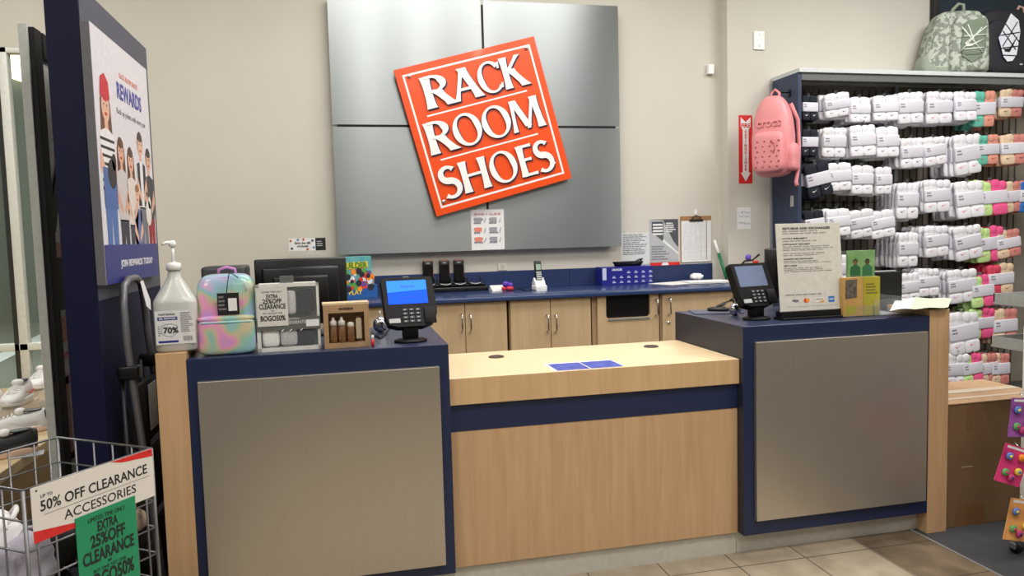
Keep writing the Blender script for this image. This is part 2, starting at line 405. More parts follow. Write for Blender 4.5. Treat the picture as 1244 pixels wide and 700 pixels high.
# ---- the orange sign, lettering drawn stroke by stroke with flared ends
YS = 5.02
c4 = [AY(u, v, YS) for u, v in ((479, 86), (649, 43), (694, 216), (530, 264))]
ctr = sum(c4, Vector())/4
e1 = ((c4[1]-c4[0])+(c4[2]-c4[3]))/2; e2 = ((c4[3]-c4[0])+(c4[2]-c4[1]))/2
SW = e1.length; SH = e2.length
ang = -(math.atan2(e1.z, e1.x)+math.atan2(e2.x, -e2.z)*1.0)/2
sg = thing('store_sign', 'tilted square orange sign with white lettering on the metal wall panels', 'sign', ctr, rot=(0, ang, 0))
MB().box(-SW/2, 0, -SH/2, SW/2, .012, SH/2, 0, .001).build('board', ORANGE, sg)
SWHITE = mat('sign_white', (238, 238, 236), .4, var=.01); SNAVY = mat('sign_navy', (30, 30, 70), .5)
def SP(u, v): return ((u-.5)*SW, (.5-v)*SH)
bd = MB(); FM = front(0, 0, 0)
i0, i1, bw = .045, .955, .013
for (ua, va, ub, vb) in ((i0, i0, i1, i0+bw), (i0, i1-bw, i1, i1), (i0, i0+bw, i0+bw, i1-bw), (i1-bw, i0+bw, i1, i1-bw)):
    xa, ya = SP(ua, vb); xb, yb = SP(ub, va); bd.flat([(xa, ya), (xb, ya), (xb, yb), (xa, yb)], .0008, 0, FM)
bd.build('border', SWHITE, sg)
ln = MB()
for v, ua, ub in ((.342, .13, .85), (.643, .135, .845)):
    xa, ya = SP(ua, v+.005); xb, yb = SP(ub, v-.005); ln.flat([(xa, ya), (xb, ya), (xb, yb), (xa, yb)], .0008, 0, FM)
ln.build('divider_lines', SWHITE, sg)
TH, TN = .185, .085          # thick and thin stroke, unit letter height
def straight(p, q, w, fl=1.38):
    p, q = Vector(p), Vector(q); d = q-p
    vert = abs(d.y) > .5*abs(d.x)
    n = Vector((1, 0))*(d.length/max(abs(d.y), 1e-6)) if vert else Vector((-d.y, d.x)).normalized()
    L_, R_ = [], []
    for k in range(9):
        t = k/8; f = 1+(fl-1)*abs(2*t-1)**3; c = p+d*t
        L_.append(c+n*(w*f/2)); R_.append(c-n*(w*f/2))
    return [tuple(x) for x in L_+R_[::-1]]
def arcs(cx, cy, rx, ry, a0, a1, tk=TH, tn=TN, tilt=.25, n=28):
    O, I = [], []
    for k in range(n+1):
        a = math.radians(a0+(a1-a0)*k/n); w = tn+(tk-tn)*math.cos(a-tilt)**2
        O.append((cx+rx*math.cos(a), cy+ry*math.sin(a))); I.append((cx+(rx-w)*math.cos(a), cy+(ry-w*.8)*math.sin(a)))
    return [[O[i], O[i+1], I[i+1], I[i]] for i in range(n)]
def S_shape():
    pts = []
    for k in range(25):
        t = k/24
        if t < .5:
            a = math.radians(35+(270-35)*t*2); pts.append((.30+.20*math.cos(a), .745+.215*math.sin(a)))
        else:
            a = math.radians(90-(145+90-10)*(t-.5)*2); pts.append((.29+.235*math.cos(a), .27+.26*math.sin(a)))
    out = []; P = [Vector(p) for p in pts]; W = []
    for i, p in enumerate(P):
        d = (P[min(i+1, len(P)-1)]-P[max(i-1, 0)]).normalized(); n = Vector((-d.y, d.x)); t = i/(len(P)-1)
        w = TN+(TH*1.05-TN)*max(0, 1-abs(t-.5)*2.6)+(.05 if t < .04 or t > .96 else 0)+.02
        W.append((p+n*w/2, p-n*w/2))
    for i in range(len(P)-1): out.append([tuple(W[i][0]), tuple(W[i+1][0]), tuple(W[i+1][1]), tuple(W[i][1])])
    return out
def letter(ch):
    if ch == 'R': return .70, [straight((.13, 0), (.13, 1), TH), *arcs(.27, .735, .33, .265, -92, 92, TH, TN), straight((.10, .965), (.30, .965), TN, 1), straight((.15, .51), (.30, .51), TN, 1), straight((.33, .50), (.63, .0), TH*.95)]
    if ch == 'A': return .80, [straight((.39, 1.0), (.09, 0), TN*1.15, 1.5), straight((.38, 1.0), (.70, 0), TH), straight((.22, .34), (.56, .34), TN, 1)]
    if ch == 'C': return .76, [*arcs(.46, .5, .42, .51, 42, 318, TH, TN), straight((.745, .72), (.775, .92), .06, 1.2), straight((.75, .10), (.77, .26), .05, 1.2)]
    if ch == 'K': return .76, [straight((.13, 0), (.13, 1), TH), straight((.60, 1), (.16, .50), TN*1.1, 1.4), straight((.27, .60), (.68, 0), TH)]
    if ch == 'O': return .96, arcs(.48, .5, .46, .515, 0, 360, TH*1.05, TN, .3, 48)
    if ch == 'M': return 1.04, [straight((.17, 1), (.10, 0), TN*1.2, 1.5), straight((.20, 1), (.52, .12), TH*.95, 1.1), straight((.82, 1), (.52, .05), TN*1.1, 1.2), straight((.84, 1), (.93, 0), TH)]
    if ch == 'S': return .58, S_shape()
    if ch == 'H': return .86, [straight((.13, 0), (.13, 1), TH), straight((.72, 0), (.72, 1), TH), straight((.15, .53), (.70, .53), TN, 1)]
    if ch == 'E': return .58, [straight((.13, 0), (.13, 1), TH), straight((.10, .962), (.52, .962), TN, 1.25), straight((.15, .53), (.45, .53), TN, 1.25), straight((.10, .038), (.55, .038), TN, 1.25)]
for word, spans, v0, v1 in (('RACK', ((.142, .345), (.335, .545), (.522, .690), (.703, .875)), .092, .303),
                            ('ROOM', ((.078, .275), (.262, .472), (.470, .682), (.672, .915)), .386, .600),
                            ('SHOES', ((.078, .222), (.232, .432), (.437, .642), (.650, .778), (.768, .90)), .692, .905)):
    for ch, (ua, ub) in zip(word, spans):
        w, st = letter(ch); mf, mb_ = MB(), MB()
        for off, m_, z0, z1 in ((0, mf, .0130, .0150), (1, mb_, .0012, .0065)):
            for si, pl in enumerate(st):
                pp = []
                for x, y in pl:
                    X, Y = SP(ua+(ub-ua)*x/w, v1-(v1-v0)*y)
                    if off: X += .009; Y -= .009
                    pp.append((X, Y))
                m_.prism(pp, z0, z1+si*.00012, 0, FM)
        l = mf.build('letter', SWHITE, sg); mb_.build('letter_shadow', SNAVY, l)  # navy offset copy puts the letter's drop shadow into the shape
for u, v in ((.088, .062), (.925, .066), (.90, .868), (.075, .915)):
    x, y = SP(u, v); MB().lathe([(0, 0), (.013, 0), (.013, .008), (.009, .012), (0, .0125)], 16, M=front(x, -.001, y)).build('standoff_bolt', CHROME, sg)
for u, v in ((.1, .1), (.9, .1), (.9, .9), (.1, .9)):
    x, y = SP(u, v); MB().cyl((x, .012, y), (x, YP-YS-.0005, y), .012, 12).build('spacer', ALU, sg)

# ---- papers and small things on the rear walls
def sheet(name, label, cat, corners, Y, m, thick=.0008, group=None):
    """flat sheet facing the shop; corners = image quad of the real sheet on plane Y"""
    P = [AY(u, v, Y) for u, v in corners]; x0 = (P[0].x+P[3].x)/2; x1 = (P[1].x+P[2].x)/2; z1 = (P[0].z+P[1].z)/2; z0 = (P[2].z+P[3].z)/2
    t = thing(name, label, cat, ((x0+x1)/2, Y, z0), group=group); w, h = x1-x0, z1-z0
    MB().box(-w/2, 0, 0, w/2, thick, h).build('sheet', m, t)
    return t, w, h
FZ = front(0, -.0004, 0)
t, w, h = sheet('notice', 'white paper notice taped to the metal panel below the orange sign', 'notice', ((572, 255), (612, 254), (613, 303), (573, 304)), YP-.001, PAPER)
text('SHOE + GUIDE', .022, mat('brick_ink', (176, 70, 60), .6), t, FZ @ Matrix.Translation((0, h*.88, 0)), fitw=w*.8, bold=.02)
mb = MB(); mb2 = MB(); mb3 = MB()
for r in range(3):
    for k in range(2):
        x = (-.42+k*.46)*w; z = h*(.62-.24*r)
        textlines(mb, x, x+.3*w, z, z+.05, 2, FZ, seed=r*3+k)
        (mb2 if k == 0 and r else mb3).flat([(x+.02*w, z+.02), (x+.24*w, z+.02), (x+.24*w, z+.05), (x+.02*w, z+.05)], .0009, 0, FZ)
        mb3.flat([(x+.32*w, z+.01), (x+.37*w, z+.04), (x+.36*w, z+.05), (x+.30*w, z+.014)], .0009, 0, FZ)
mb.build('small_print', INKG, t); mb2.build('red_headings', mat('coral_print', (222, 130, 110), .6), t); mb3.build('grey_headings', mat('pale_grey_print', (150, 150, 160), .6), t)

t, w, h = sheet('wall_notice', 'white typed sheet on the rear wall, left of the grey poster', 'notice', ((754, 283), (789, 282), (789, 321), (754, 322)), YW-.002, mat('bluish_paper', (206, 210, 212), .7))
mb = MB(); textlines(mb, -w*.42, w*.42, h*.3, h*.95, 11, FZ, seed=5); mb.build('printed_text', INKG, t)
t, w, h = sheet('safety_poster', 'grey and white poster with diagonal stripe, between typed sheet and clipboard', 'poster', ((789, 267), (824, 266), (824, 320), (789, 321)), YW-.002, mat('poster_grey', (176, 178, 182), .6))
mb = MB(); mb.flat([(-w/2, h), (w/2, h), (w/2, h*.36), (w*.33, h*.5), (-w*.02, h*.98)], .0006, 0, FZ)
mb.flat([(-w*.42, h*.72), (-w*.02, h*.5), (-w*.02, h*.95), (-w*.42, h*.95)], .0008, 0, FZ)
mb.build('dark_field', mat('poster_dark', (76, 78, 84), .6), t)
mb = MB()
for k in range(4): mb.flat([(-w*.38, h*(.86-k*.07)), (-w*.04, h*(.86-k*.07)), (-w*.04, h*(.90-k*.07)), (-w*.38, h*(.90-k*.07))], .0011, 0, FZ)
mb.flat([(-w*.05, h*.5), (w*.5, h*.20), (w*.5, h*.24), (-w*.02, h*.56)], .0011, 0, FZ)
textlines(mb, w*.08, w*.42, h*.70, h*.93, 5, FZ, fill=.6, z=.0011)
mb.build('white_print', PAPER, t)
mb = MB(); textlines(mb, -w*.44, w*.2, h*.08, h*.42, 6, FZ, seed=3, z=.0011); mb.build('small_print', INKG, t)
t, w, h = sheet('red_sticker', 'red and white strip on the wall below the grey poster', 'sticker', ((790, 319.5), (826, 318), (826, 321.5), (790, 323.5)), YW-.0225, RED)
mb = MB(); mb.flat([(-.03, .002), (.03, .002), (.02, h-.002), (-.02, h-.002)], .0006, 0, FZ); mb.build('white_mark', PAPER, t)
# clipboard
p0, p1 = AY(826, 263, YW), AY(864, 318, YW); cx = (p0.x+p1.x)/2; w, h = p1.x-p0.x, p0.z-p1.z
t = thing('clipboard', 'brown clipboard with ruled sheet hanging on the wall beside the grey poster', 'clipboard', (cx, YW-.004, p1.z))
MB().box(-w/2, 0, 0, w/2, .0035, h, 0, .001).build('board', mat('hardboard', (156, 116, 76), .6), t)
MB().box(-w*.47, -.003, .004, w*.49, -.0005, h*.9).build('paper_sheets', PAPER, t)
mb = MB()
for k in range(22): mb.flat([(-w*.40, h*(.06+k*.036)), (w*.30, h*(.06+k*.036)), (w*.30, h*(.06+k*.036)+.0012), (-w*.40, h*(.06+k*.036)+.0012)], .0034, 0, front())
for x in (-.40, -.2, 0, .15, .30): mb.flat([(w*x, h*.06), (w*x+.0012, h*.06), (w*x+.0012, h*.82), (w*x, h*.82)], .0034, 0, front())
mb.build('ruled_table', mat('pale_ink', (170, 172, 178), .7), t)
MB().box(w*.33, -.0038, .02, w*.345, -.0032, h*.9).build('margin_line', DGREY, t)
cl = MB().box(-.055, -.012, h*.885, .055, -.0035, h*.93, 0, .003).tube([(-.035, -.010, h*.93), (-.03, -.014, h*.98), (0, -.014, h*1.0), (.03, -.014, h*.98), (.035, -.010, h*.93)], .004, 8)
cl.build('metal_clip', mat('dark_clip', (48, 46, 44), .35, .6), t)
hk = thing('wall_hook', 'small white adhesive hook on the wall holding the clipboard', 'hook', (cx, YW, p0.z+.005))
MB().box(-.012, -.005, -.0, .012, -.0005, .045, 0, .002).tube([(0, -.005, .012), (0, -.016, .006), (0, -.02, .016)], .004, 8).build('hook_body', WHITE, hk)
# green and white tube leaning in the corner
pt, pb = AY(868, 292, YW-.03), AY(883, 338, YW-.16); pb.z = ZW+.003
t = thing('poster_tube', 'green tube with a white cap leaning in the wall corner on the worktop', 'tube', pb)
d = pt-pb; MB().cyl((0, 0, .010), d*.66, .012, 16).build('tube_body', mat('green_wrap', (14, 110, 60), .5), t); MB().cyl(d*.66, d, .012, 16, r2=.010).build('white_cap', WHITE, t)
# right wall bits
def box_thing(name, label, cat, q, Y, d, m, b=.003):
    p0, p1 = AY(q[0], q[1], Y), AY(q[2], q[3], Y); t = thing(name, label, cat, ((p0.x+p1.x)/2, Y, p1.z)); w, h = abs(p1.x-p0.x), p0.z-p1.z
    MB().box(-w/2, -d, 0, w/2, -.0006, h, 0, b).build('body', m, t); return t, w, h
t, w, h = box_thing('blank_plate', 'blank white cover plate high on the wall above the sock display', 'plate', (915, 38, 928, 61), YR, .012, WHITE)
for z in (.2, .8): MB().cyl((0, -.012, h*z), (0, -.0135, h*z), .004, 10).build('screw', LGREY, t)
t, w, h = box_thing('wall_sensor', 'tiny white sensor box on the wall right of the metal panels', 'sensor', (858, 79, 865, 91), YW, .035, WHITE)
MB().tube([(0, -.01, h), (0, -.012, h+.012)], .004, 6).build('antenna', LGREY, t)
t, w, h = box_thing('outlet_plate', 'small cream outlet plate on the wall beside the phone', 'outlet', (604.5, 320.5, 616, 328.5), YW, .008, mat('cream_plastic', (205, 200, 186), .5))
MB().box(-.012, -.0095, h*.25, .012, -.008, h*.75).build('socket', mat('ivory', (190, 186, 172), .5), t)
t, w, h = sheet('fire_sign', 'red and white FIRE EXTINGUISHER sign with an arrow pointing down', 'sign', ((897, 140), (914, 140), (914, 223), (898, 223)), YR-.0015, RED, .0012)
mb = MB(); mb.flat([(-w*.36, h*.97), (0, h*.90), (w*.36, h*.97), (w*.36, h*.83), (w*.22, h*.79), (w*.22, h*.16), (w*.36, h*.16), (0, h*.03), (-w*.36, h*.16), (-w*.22, h*.16), (-w*.22, h*.79), (-w*.36, h*.83)], .0008, 0, FZ)
mb.build('arrow', PAPER, t)
text('FIRE', h*.085, RED, t, FZ @ Matrix.Translation((0, h*.845, .0012)), fitw=w*.66, bold=.03)
for k, ch in enumerate('EXTINGUISHER'): text(ch, h*.058, RED, t, FZ @ Matrix.Translation((0, h*(.755-.050*k), .0012)), bold=.03)
t, w, h = sheet('sticky_note', 'white handwritten note on the wall below the fire extinguisher sign', 'note', ((895, 252), (912, 252), (912, 279), (896, 278)), YR-.001, PAPER)
R_ = random.Random(4)
for z in (.78, .60, .28):
    mb = MB(); x = -.4*w
    while x < .32*w:
        mb.tube([FZ @ Vector((x+R_.uniform(0, .1)*w, h*(z+R_.uniform(-.06, .06)), .0012)) for _ in range(3)], .0013, 5); x += .14*w
    mb.build('handwriting', BLUEINK, t)
# fire extinguisher standing behind the right terminal, on the wall
p = AY(908, 322, YR-.10)
t = thing('fire_extinguisher', 'red fire extinguisher with black lever, half hidden behind the right card terminal', 'fire extinguisher', (p.x, YR-.10, p.z-.50))
MB().lathe([(0, 0), (.06, 0), (.066, .01), (.066, .38), (.05, .44), (.025, .465), (.02, .48), (0, .48)], 24).build('cylinder', mat('extinguisher_red', (190, 24, 22), .25, coat=.3), t)
MB().box(-.02, -.02, .475, .02, .02, .515, 0, .004).build('valve', mat('brass', (170, 130, 60), .3, .9), t)
MB().tube([(-.055, 0, .50), (-.03, -.012, .53), (.03, -.018, .535), (.085, -.02, .575)], .007, 8).build('carry_lever', BLACK, t)
MB().tube([(-.02, 0, .51), (-.065, 0, .49), (-.078, .0, .40), (-.076, .0, .15)], .009, 8).build('hose', BLACK, t)
MB().sup((-.005, -.02, .557), (.022, .014, .022), .8, .8).build('purple_tag', mat('purple', (104, 78, 180), .5), t)
MB().box(.03, -.03, .505, .075, -.018, .53, 0, .003).build('red_tag', RED, t)
MB().box(-.03, .066, .1, .03, .099, .42, 0, .003).build('wall_bracket', ALU, t)
# ------------------------------------------------------------------ things on the rear worktop
p = AZ(655, 352.5, ZW)
t = thing('cordless_phone', 'cordless phone upright in its white charging base on the blue worktop', 'phone', p, .1)
b = MB(); b.add(*boxverts(-.042, -.05, 0, .042, .04, .035, .008)); b.prism([(-.05, 0), (.04, 0), (.04, .05), (.01, .085), (-.02, .055)], -.036, .036, 0, Matrix(((0, 0, 1, 0), (1, 0, 0, 0), (0, 1, 0, 0), (0, 0, 0, 1))))
b.build('charging_base', WHITE, t)
T = Matrix.Translation((0, .0, .045)) @ Matrix.Rotation(-.16, 4, 'X')
hs = MB().box(-.025, -.012, 0, .025, .012, .155, 0, .007, M=T).build('handset', BLACK, t)
MB().box(-.017, -.0135, .092, .017, -.0122, .130, M=T).build('display', mat('lcd_green', (150, 175, 160), .3), hs)
mb = MB()
for r in range(5):
    for k in range(3): mb.box(-.018+k*.0125, -.0145, .012+r*.0145, -.007+k*.0125, -.012, .022+r*.0145, 0, .001, M=T)
mb.build('keypad', mat('phone_keys', (196, 200, 200), .4), hs)

# scanner cradle with three scanners
pa, pb = AZ(512, 357, ZW), AZ(590, 352, ZW); pm = (pa+pb)/2; L = (pb-pa).length
t = thing('charging_cradle', 'long black four-slot charging cradle on the rear worktop', 'cradle', (pm.x, pm.y+.06, ZW))
b = MB(); b.box(-L/2, -.06, 0, L/2, .07, .030, 0, .006); b.box(-L/2+.01, -.02, .03, L/2-.01, .07, .05, 0, .006); b.build('cradle_body', BLACK, t)
sx = [AY(u, 330, pm.y+.07).x-pm.x for u in (520, 540, 557.5)]+[AY(576, 330, pm.y+.07).x-pm.x]
for k, x in enumerate(sx):
    b = MB()
    b.tube([(x-.045, .0, .05), (x-.046, -.02, .058), (x-.03, -.035, .052), (x+.03, -.035, .052), (x+.046, -.02, .058), (x+.045, 0, .05)], .006, 8)
    b.box(x-.05, .0, .05, x-.042, .05, .095, 0, .003); b.box(x+.042, 0, .05, x+.05, .05, .095, 0, .003)
    b.build('slot', [DGREY], t)
    MB().tube([(x-.036, -.041, .054), (x, -.043, .046), (x+.036, -.041, .054)], .0035, 6).build('slot_rim', mat('cradle_rim', (180, 182, 186), .35), t)
for k, lab in enumerate(('black handheld scanner docked upright, leftmost of three in the cradle', 'black handheld scanner docked upright, middle of three in the cradle', 'black handheld scanner docked upright, rightmost of three, beside the empty slot')):
    s = thing('handheld_scanner', lab, 'scanner', (pm.x+sx[k], pm.y+.075, ZW+.051))
    MB().box(-.036, -.014, 0, .036, .014, .165, 0, .010).build('case', BLACK, s)
    MB().box(-.029, -.0152, .02, .029, -.0142, .135).build('screen', mat('dark_screen', (12, 12, 14), .12), s)
    MB().box(-.030, -.012, .158, .030, .012, .1675, 0, .003).box(.034, -.006, .05, .0375, .006, .12, 0, .001).build('red_trim', mat('scanner_trim', (150, 90, 80), .4), s)
    MB().box(-.012, -.0150, .145, .012, -.0142, .150).build('maker_mark', LGREY, s)
p = AZ(501, 352, ZW)
t = thing('card_stand', 'small black stand-up card on the worktop behind the left terminal', 'stand', (p.x, pm.y+.12, ZW))
MB().box(-.036, 0, 0, .036, .012, .215, 0, .003).box(-.04, -.02, 0, .04, .04, .008, 0, .002).build('stand_body', BLACKM, t)
# folded card, hair bow, cable
p = AZ(604, 353, ZW)
t = thing('folded_card', 'white folded card lying on the worktop right of the scanner cradle', 'card', p, .05)
MB().prism([(-.055, 0), (.055, 0), (.03, .035)], -.045, .045, 0, Matrix(((0, 0, 1, 0), (1, 0, 0, 0), (0, 1, 0, 0), (0, 0, 0, 1)))).build('card', PAPER, t)
p = AZ(617, 353.5, ZW)
t = thing('bow_charm', 'small purple and red bow toy on the worktop beside the folded card', 'toy', p)
MB().sup((-.012, .01, .046), (.024, .016, .02), .9, .9).sup((.02, .012, .038), (.02, .016, .018), .9, .9).build('purple_loops', mat('violet', (86, 50, 170), .5), t)
MB().sup((.012, -.005, .016), (.028, .02, .016), .9, .9).sup((-.03, -.002, .016), (.014, .012, .014), .9, .9).build('red_loops', mat('magenta_red', (190, 46, 70), .5), t)
c = MB().tube([AZ(u, v, ZW)+Vector((0, 0, .003)) for u, v in ((622, 353), (628, 351.5), (634, 352), (640, 353.5), (646, 353))], .003, 6).build('phone_cable', BLACK); tag(c, 'thin black cable lying on the worktop between bow toy and phone', 'cable')

# game box
pl = AZ(404, 365.5, ZW); pr_ = AZ(459, 361, ZW); w = (pr_-pl).length; hh = AY(440, 312, pl.y).z-ZW
t = thing('toy_box', 'colourful building-toy box with balls pictured, beside the black monitor', 'box', ((pl+pr_)/2), math.atan2(pr_.y-pl.y, pr_.x-pl.x))
MB().box(-w/2, 0, 0, w/2, .09, .085, 0, .001).build('tray', mat('toy_blue', (34, 92, 160), .4), t)
MB().box(-w/2, .002, .085, w/2-.035, .09, hh, 0, .001).build('printed_box', mat('toy_teal', (70, 150, 168), .4, rgb2=(110, 180, 170), scale=14), t)
mb = {k: MB() for k in 'groybpw'}; R_ = random.Random(2)
cols = dict(g=(80, 160, 70), r=(214, 62, 50), o=(240, 140, 40), y=(226, 200, 60), b=(40, 40, 52), p=(110, 70, 150), w=(225, 225, 230))
for k in range(46):
    ky = R_.choice('grobpwbor'); x = R_.uniform(-.12, w/2-.05) if False else R_.uniform(-w*.2, w*.38); z = R_.uniform(.06, hh*.66); r = R_.uniform(.010, .022)
    mb[ky].add([(x+r*math.cos(a*PI/6), -.0006-.0002*k/10, z+r*math.sin(a*PI/6)) for a in range(12)], [list(range(12))])
mb['y'].flat([(-w*.35, hh*.70), (w*.30, hh*.72), (w*.30, hh*.88), (-w*.35, hh*.86)], .0005, 0, front())
for k in mb:
    if mb[k].v: mb[k].build('printed_ball', mat('toy_'+k, cols[k], .4), t)
text('BUILDER', .05, mat('toy_green_text', (60, 130, 50), .5), t, front(0, -.0025, hh*.79), fitw=w*.55, bold=.03)
text('PLAY', .04, mat('toy_y', cols['y'], .4), t, front(w*.0, -.001, .04), fitw=w*.3, bold=.03)

# small gift sign behind the monitor
YG = 4.95
p0, p1 = AY(350.5, 290, YG), AY(396, 304, YG); w, h = p1.x-p0.x, p0.z-p1.z
t = thing('gift_card_sign', 'small white and black sign on a clear stand above the monitor', 'sign', ((p0.x+p1.x)/2, YG, ZW))
zb = p1.z-ZW
MB().box(-w/2, 0, zb, w/2, .004, zb+h).build('card', PAPER, t)
MB().flat([(w*.22, zb), (w/2, zb), (w/2, zb+h), (w*.22, zb+h)], .0006, 0, front()).build('black_field', INK, t)
text('Give the gift\nof shoes', .02, INK, t, front(-w*.13, -.001, zb+h*.50), fitw=w*.44, bold=.02)
mb = MB(); textlines(mb, w*.26, w*.46, zb+h*.3, zb+h*.8, 3, front(), z=.001); mb.build('white_print', LGREY, t)
mb = MB()
for k, (x, z) in enumerate(((-.45, .8), (-.42, .2), (-.25, .88), (.0, .12), (.14, .8), (.17, .25), (-.1, .9))):
    mb.add([(x*w+.008*math.cos(a), -.0009, zb+z*h+.008*math.sin(a)) for a in [q*PI/4 for q in range(8)]], [list(range(8))], k % 3)
mb.build('coloured_dots', [mat('dot_red', (200, 90, 60), .5), mat('dot_navy', (50, 60, 80), .5), mat('dot_teal', (90, 140, 160), .5)], t)
MB().box(-w*.48, .004, 0, w*.48, .007, zb+h*.9).box(-w*.48, -.04, 0, w*.48, .06, .004).build('clear_stand', glassy('acrylic', (210, 215, 220), .06), t)

# blue carton with a black tray on it
pl, pr_ = AY(731, 345.5, 5.0), AY(793, 343.5, 5.0); w = pr_.x-pl.x; hh = AY(760, 324, 5.0).z-ZW
t = thing('blue_carton', 'flat royal-blue carton with white product drawings, below the black tray', 'box', ((pl.x+pr_.x)/2, (pl.y+pr_.y)/2, ZW), .02)
MB().box(-w/2, 0, 0, w/2, .118, hh, 0, .0015).build('carton', mat('royal_blue', (30, 34, 130), .35), t)
mb = MB()
mb.flat([(-w*.485, hh*.3), (-w*.41, hh*.3), (-w*.41, hh*.95), (-w*.485, hh*.95)], .0006, 0, front())
for r in range(3):
    for k in range(6):
        if r == 2 and k < 2: continue
        x = -w*.30+k*w*.145; z = hh*(.12+.26*r); mb.flat([(x, z), (x+w*.07, z), (x+w*.075, z+.006), (x+.004, z+.006)], .0006, 0, front()); mb.flat([(x+.004, z+.010), (x+w*.05, z+.010), (x+w*.06, z+.013), (x+.008, z+.015)], .0006, 0, front())
mb.build('white_drawings', mat('carton_print', (190, 196, 224), .5), t)
text('HANGER', hh*.16, mat('carton_white', (210, 214, 235), .5), t, front(-w*.20, -.0008, hh*.84), fitw=w*.2, bold=.04)
t2 = thing('desk_tray', 'shallow black tray lying on top of the royal-blue carton', 'tray', ((pl.x+pr_.x)/2+.03, pl.y+.06, ZW+hh))
tw = AY(783, 320, pl.y+.06).x-AY(746, 320, pl.y+.06).x
MB().lathe([(0, .001), (tw*.42, .001), (tw*.5, .030), (tw*.5, .034), (tw*.46, .034), (tw*.40, .008), (0, .008)], 28, sy=.46).build('tray', BLACK, t2)
MB().tube([(tw*.2, -.02, .03), (tw*.3, -.03, .045), (tw*.47, 0, .05), (tw*.46, .03, .035)], .006, 8).build('rim_clip', DGREY, t2)
# papers
R_ = random.Random(8)
for k, (u, v, rz, lab) in enumerate(((822, 345, .35, 'loose white papers spread on the worktop right of the blue carton'), (858, 343.5, -.1, 'white paper stack on the worktop below the clipboard'))):
    q = AZ(u, v, ZW); s = thing('paper_stack', lab, 'paper', q, rz)
    b = MB()
    for j in range(3+3*k):
        d = R_.uniform(-.015, .015); b.box(-.15+d, -.10+d, .0005+j*.0022, .15+d, .11-d, .0022+j*.0022)
    b.build('sheets', PAPER, s)
q = AZ(846, 342, ZW)
t = thing('crumpled_tissue', 'crumpled white tissue between the loose papers and the paper stack', 'tissue', (q.x, q.y+.0, ZW+.012))
MB().sup((0, 0, .024), (.05, .035, .024), .9, .9, 18, 10, fn=lambda p: p*(1+.22*math.sin(p.x*140)*math.cos(p.y*170+p.z*120))).build('tissue', PAPER, t)

# ------------------------------------------------------------------ things on the left tall counter
# sanitizer jug on the end post
p = (AZ(189, 430, 1.05)+AZ(237, 427, 1.05))/2
t = thing('sanitizer_jug', 'big clear gallon jug of hand sanitizer with a white pump, on the end post', 'bottle', (-.614, 2.945, 1.0505), .12)
JUG = mat('cloudy_plastic', (190, 192, 187), .25, var=.05, scale=9)
def jugfn(pp): return pp
prof = [(-.5, 0), (-.5, .4)]
b = MB()
R0 = .075
lev = [(.0, .90, .6), (.008, 1.0, .5), (.176, 1.0, .5), (.186, .975, .52), (.196, .91, .58), (.218, .735, .7), (.240, .56, .82), (.260, .40, .95), (.270, .33, 1.0), (.292, .27, 1.0), (.296, .27, 1.0)]
V = []; Fc = []; N = 32
for z, k, e in lev:
    for i in range(N):
        a = 2*PI*i/N; cx_, sy_ = math.cos(a), math.sin(a)
        V.append((R0*k*math.copysign(abs(cx_)**e, cx_), R0*.92*k*math.copysign(abs(sy_)**e, sy_), z))
for j in range(len(lev)-1):
    for i in range(N): Fc.append([j*N+i, j*N+(i+1) % N, (j+1)*N+(i+1) % N, (j+1)*N+i])
Fc.append(list(range(N))[::-1]); Fc.append([(len(lev)-1)*N+i for i in range(N)])
b.add(V, Fc, 0, True); b.build('jug', JUG, t)
MB().lathe([(0, .296), (.026, .296), (.026, .316), (.022, .322), (.008, .326), (0, .326)], 24).build('collar', WHITE, t)
pmp = MB().cyl((0, 0, .322), (0, 0, .385), .0055, 10).lathe([(0, .383), (.012, .383), (.013, .395), (.008, .405), (0, .406)], 16).tube([(0, 0, .397), (-.02, -.012, .398), (-.033, -.02, .392)], [.007, .006, .005], 8)
pmp.build('pump', WHITE, t)
lb = MB().box(-.066, -.0712, .030, .066, -.0697, .152)
lb = lb.build('front_label', mat('jug_label', (214, 214, 214), .5), t)
FL = front(0, -.0714, 0)
for z0, z1, x0_, x1_ in ((.118, .130, -.058, .008), (.036, .044, -.058, .008)): MB().flat([(x0_, z0), (x1_, z0), (x1_, z1), (x0_, z1)], .0003, 0, FL).build('blue_band', BLUEINK, lb)
text('70%', .030, INK, lb, FL @ Matrix.Translation((-.016, .080, .0006)), bold=.03)
text('Hand Sanitizer', .012, INK, lb, FL @ Matrix.Translation((-.026, .140, .0006)), fitw=.055)
text('GEL SANITIZER', .008, PAPER, lb, FL @ Matrix.Translation((-.025, .124, .0008)), fitw=.056, bold=.03)
mb = MB()
pl = [(-.046, .098), (-.03, .104), (-.012, .104), (.006, .098), (.006, .074), (-.012, .058), (-.03, .060), (-.046, .070)]
mb.tube([FL @ Vector((x+0, z, .0005)) for x, z in pl], .0008, 4, closed=True)
textlines(mb, .018, .060, .072, .146, 14, FL, seed=9); textlines(mb, -.058, -.048, .06, .1, 5, FL)
for k in range(9): mb.flat([(.024+k*.0036, .040), (.0255+k*.0036+(k % 2)*.0008, .040), (.0255+k*.0036+(k % 2)*.0008, .058), (.024+k*.0036, .058)], .0003, 0, FL)
mb.build('fine_print', INKG, lb)

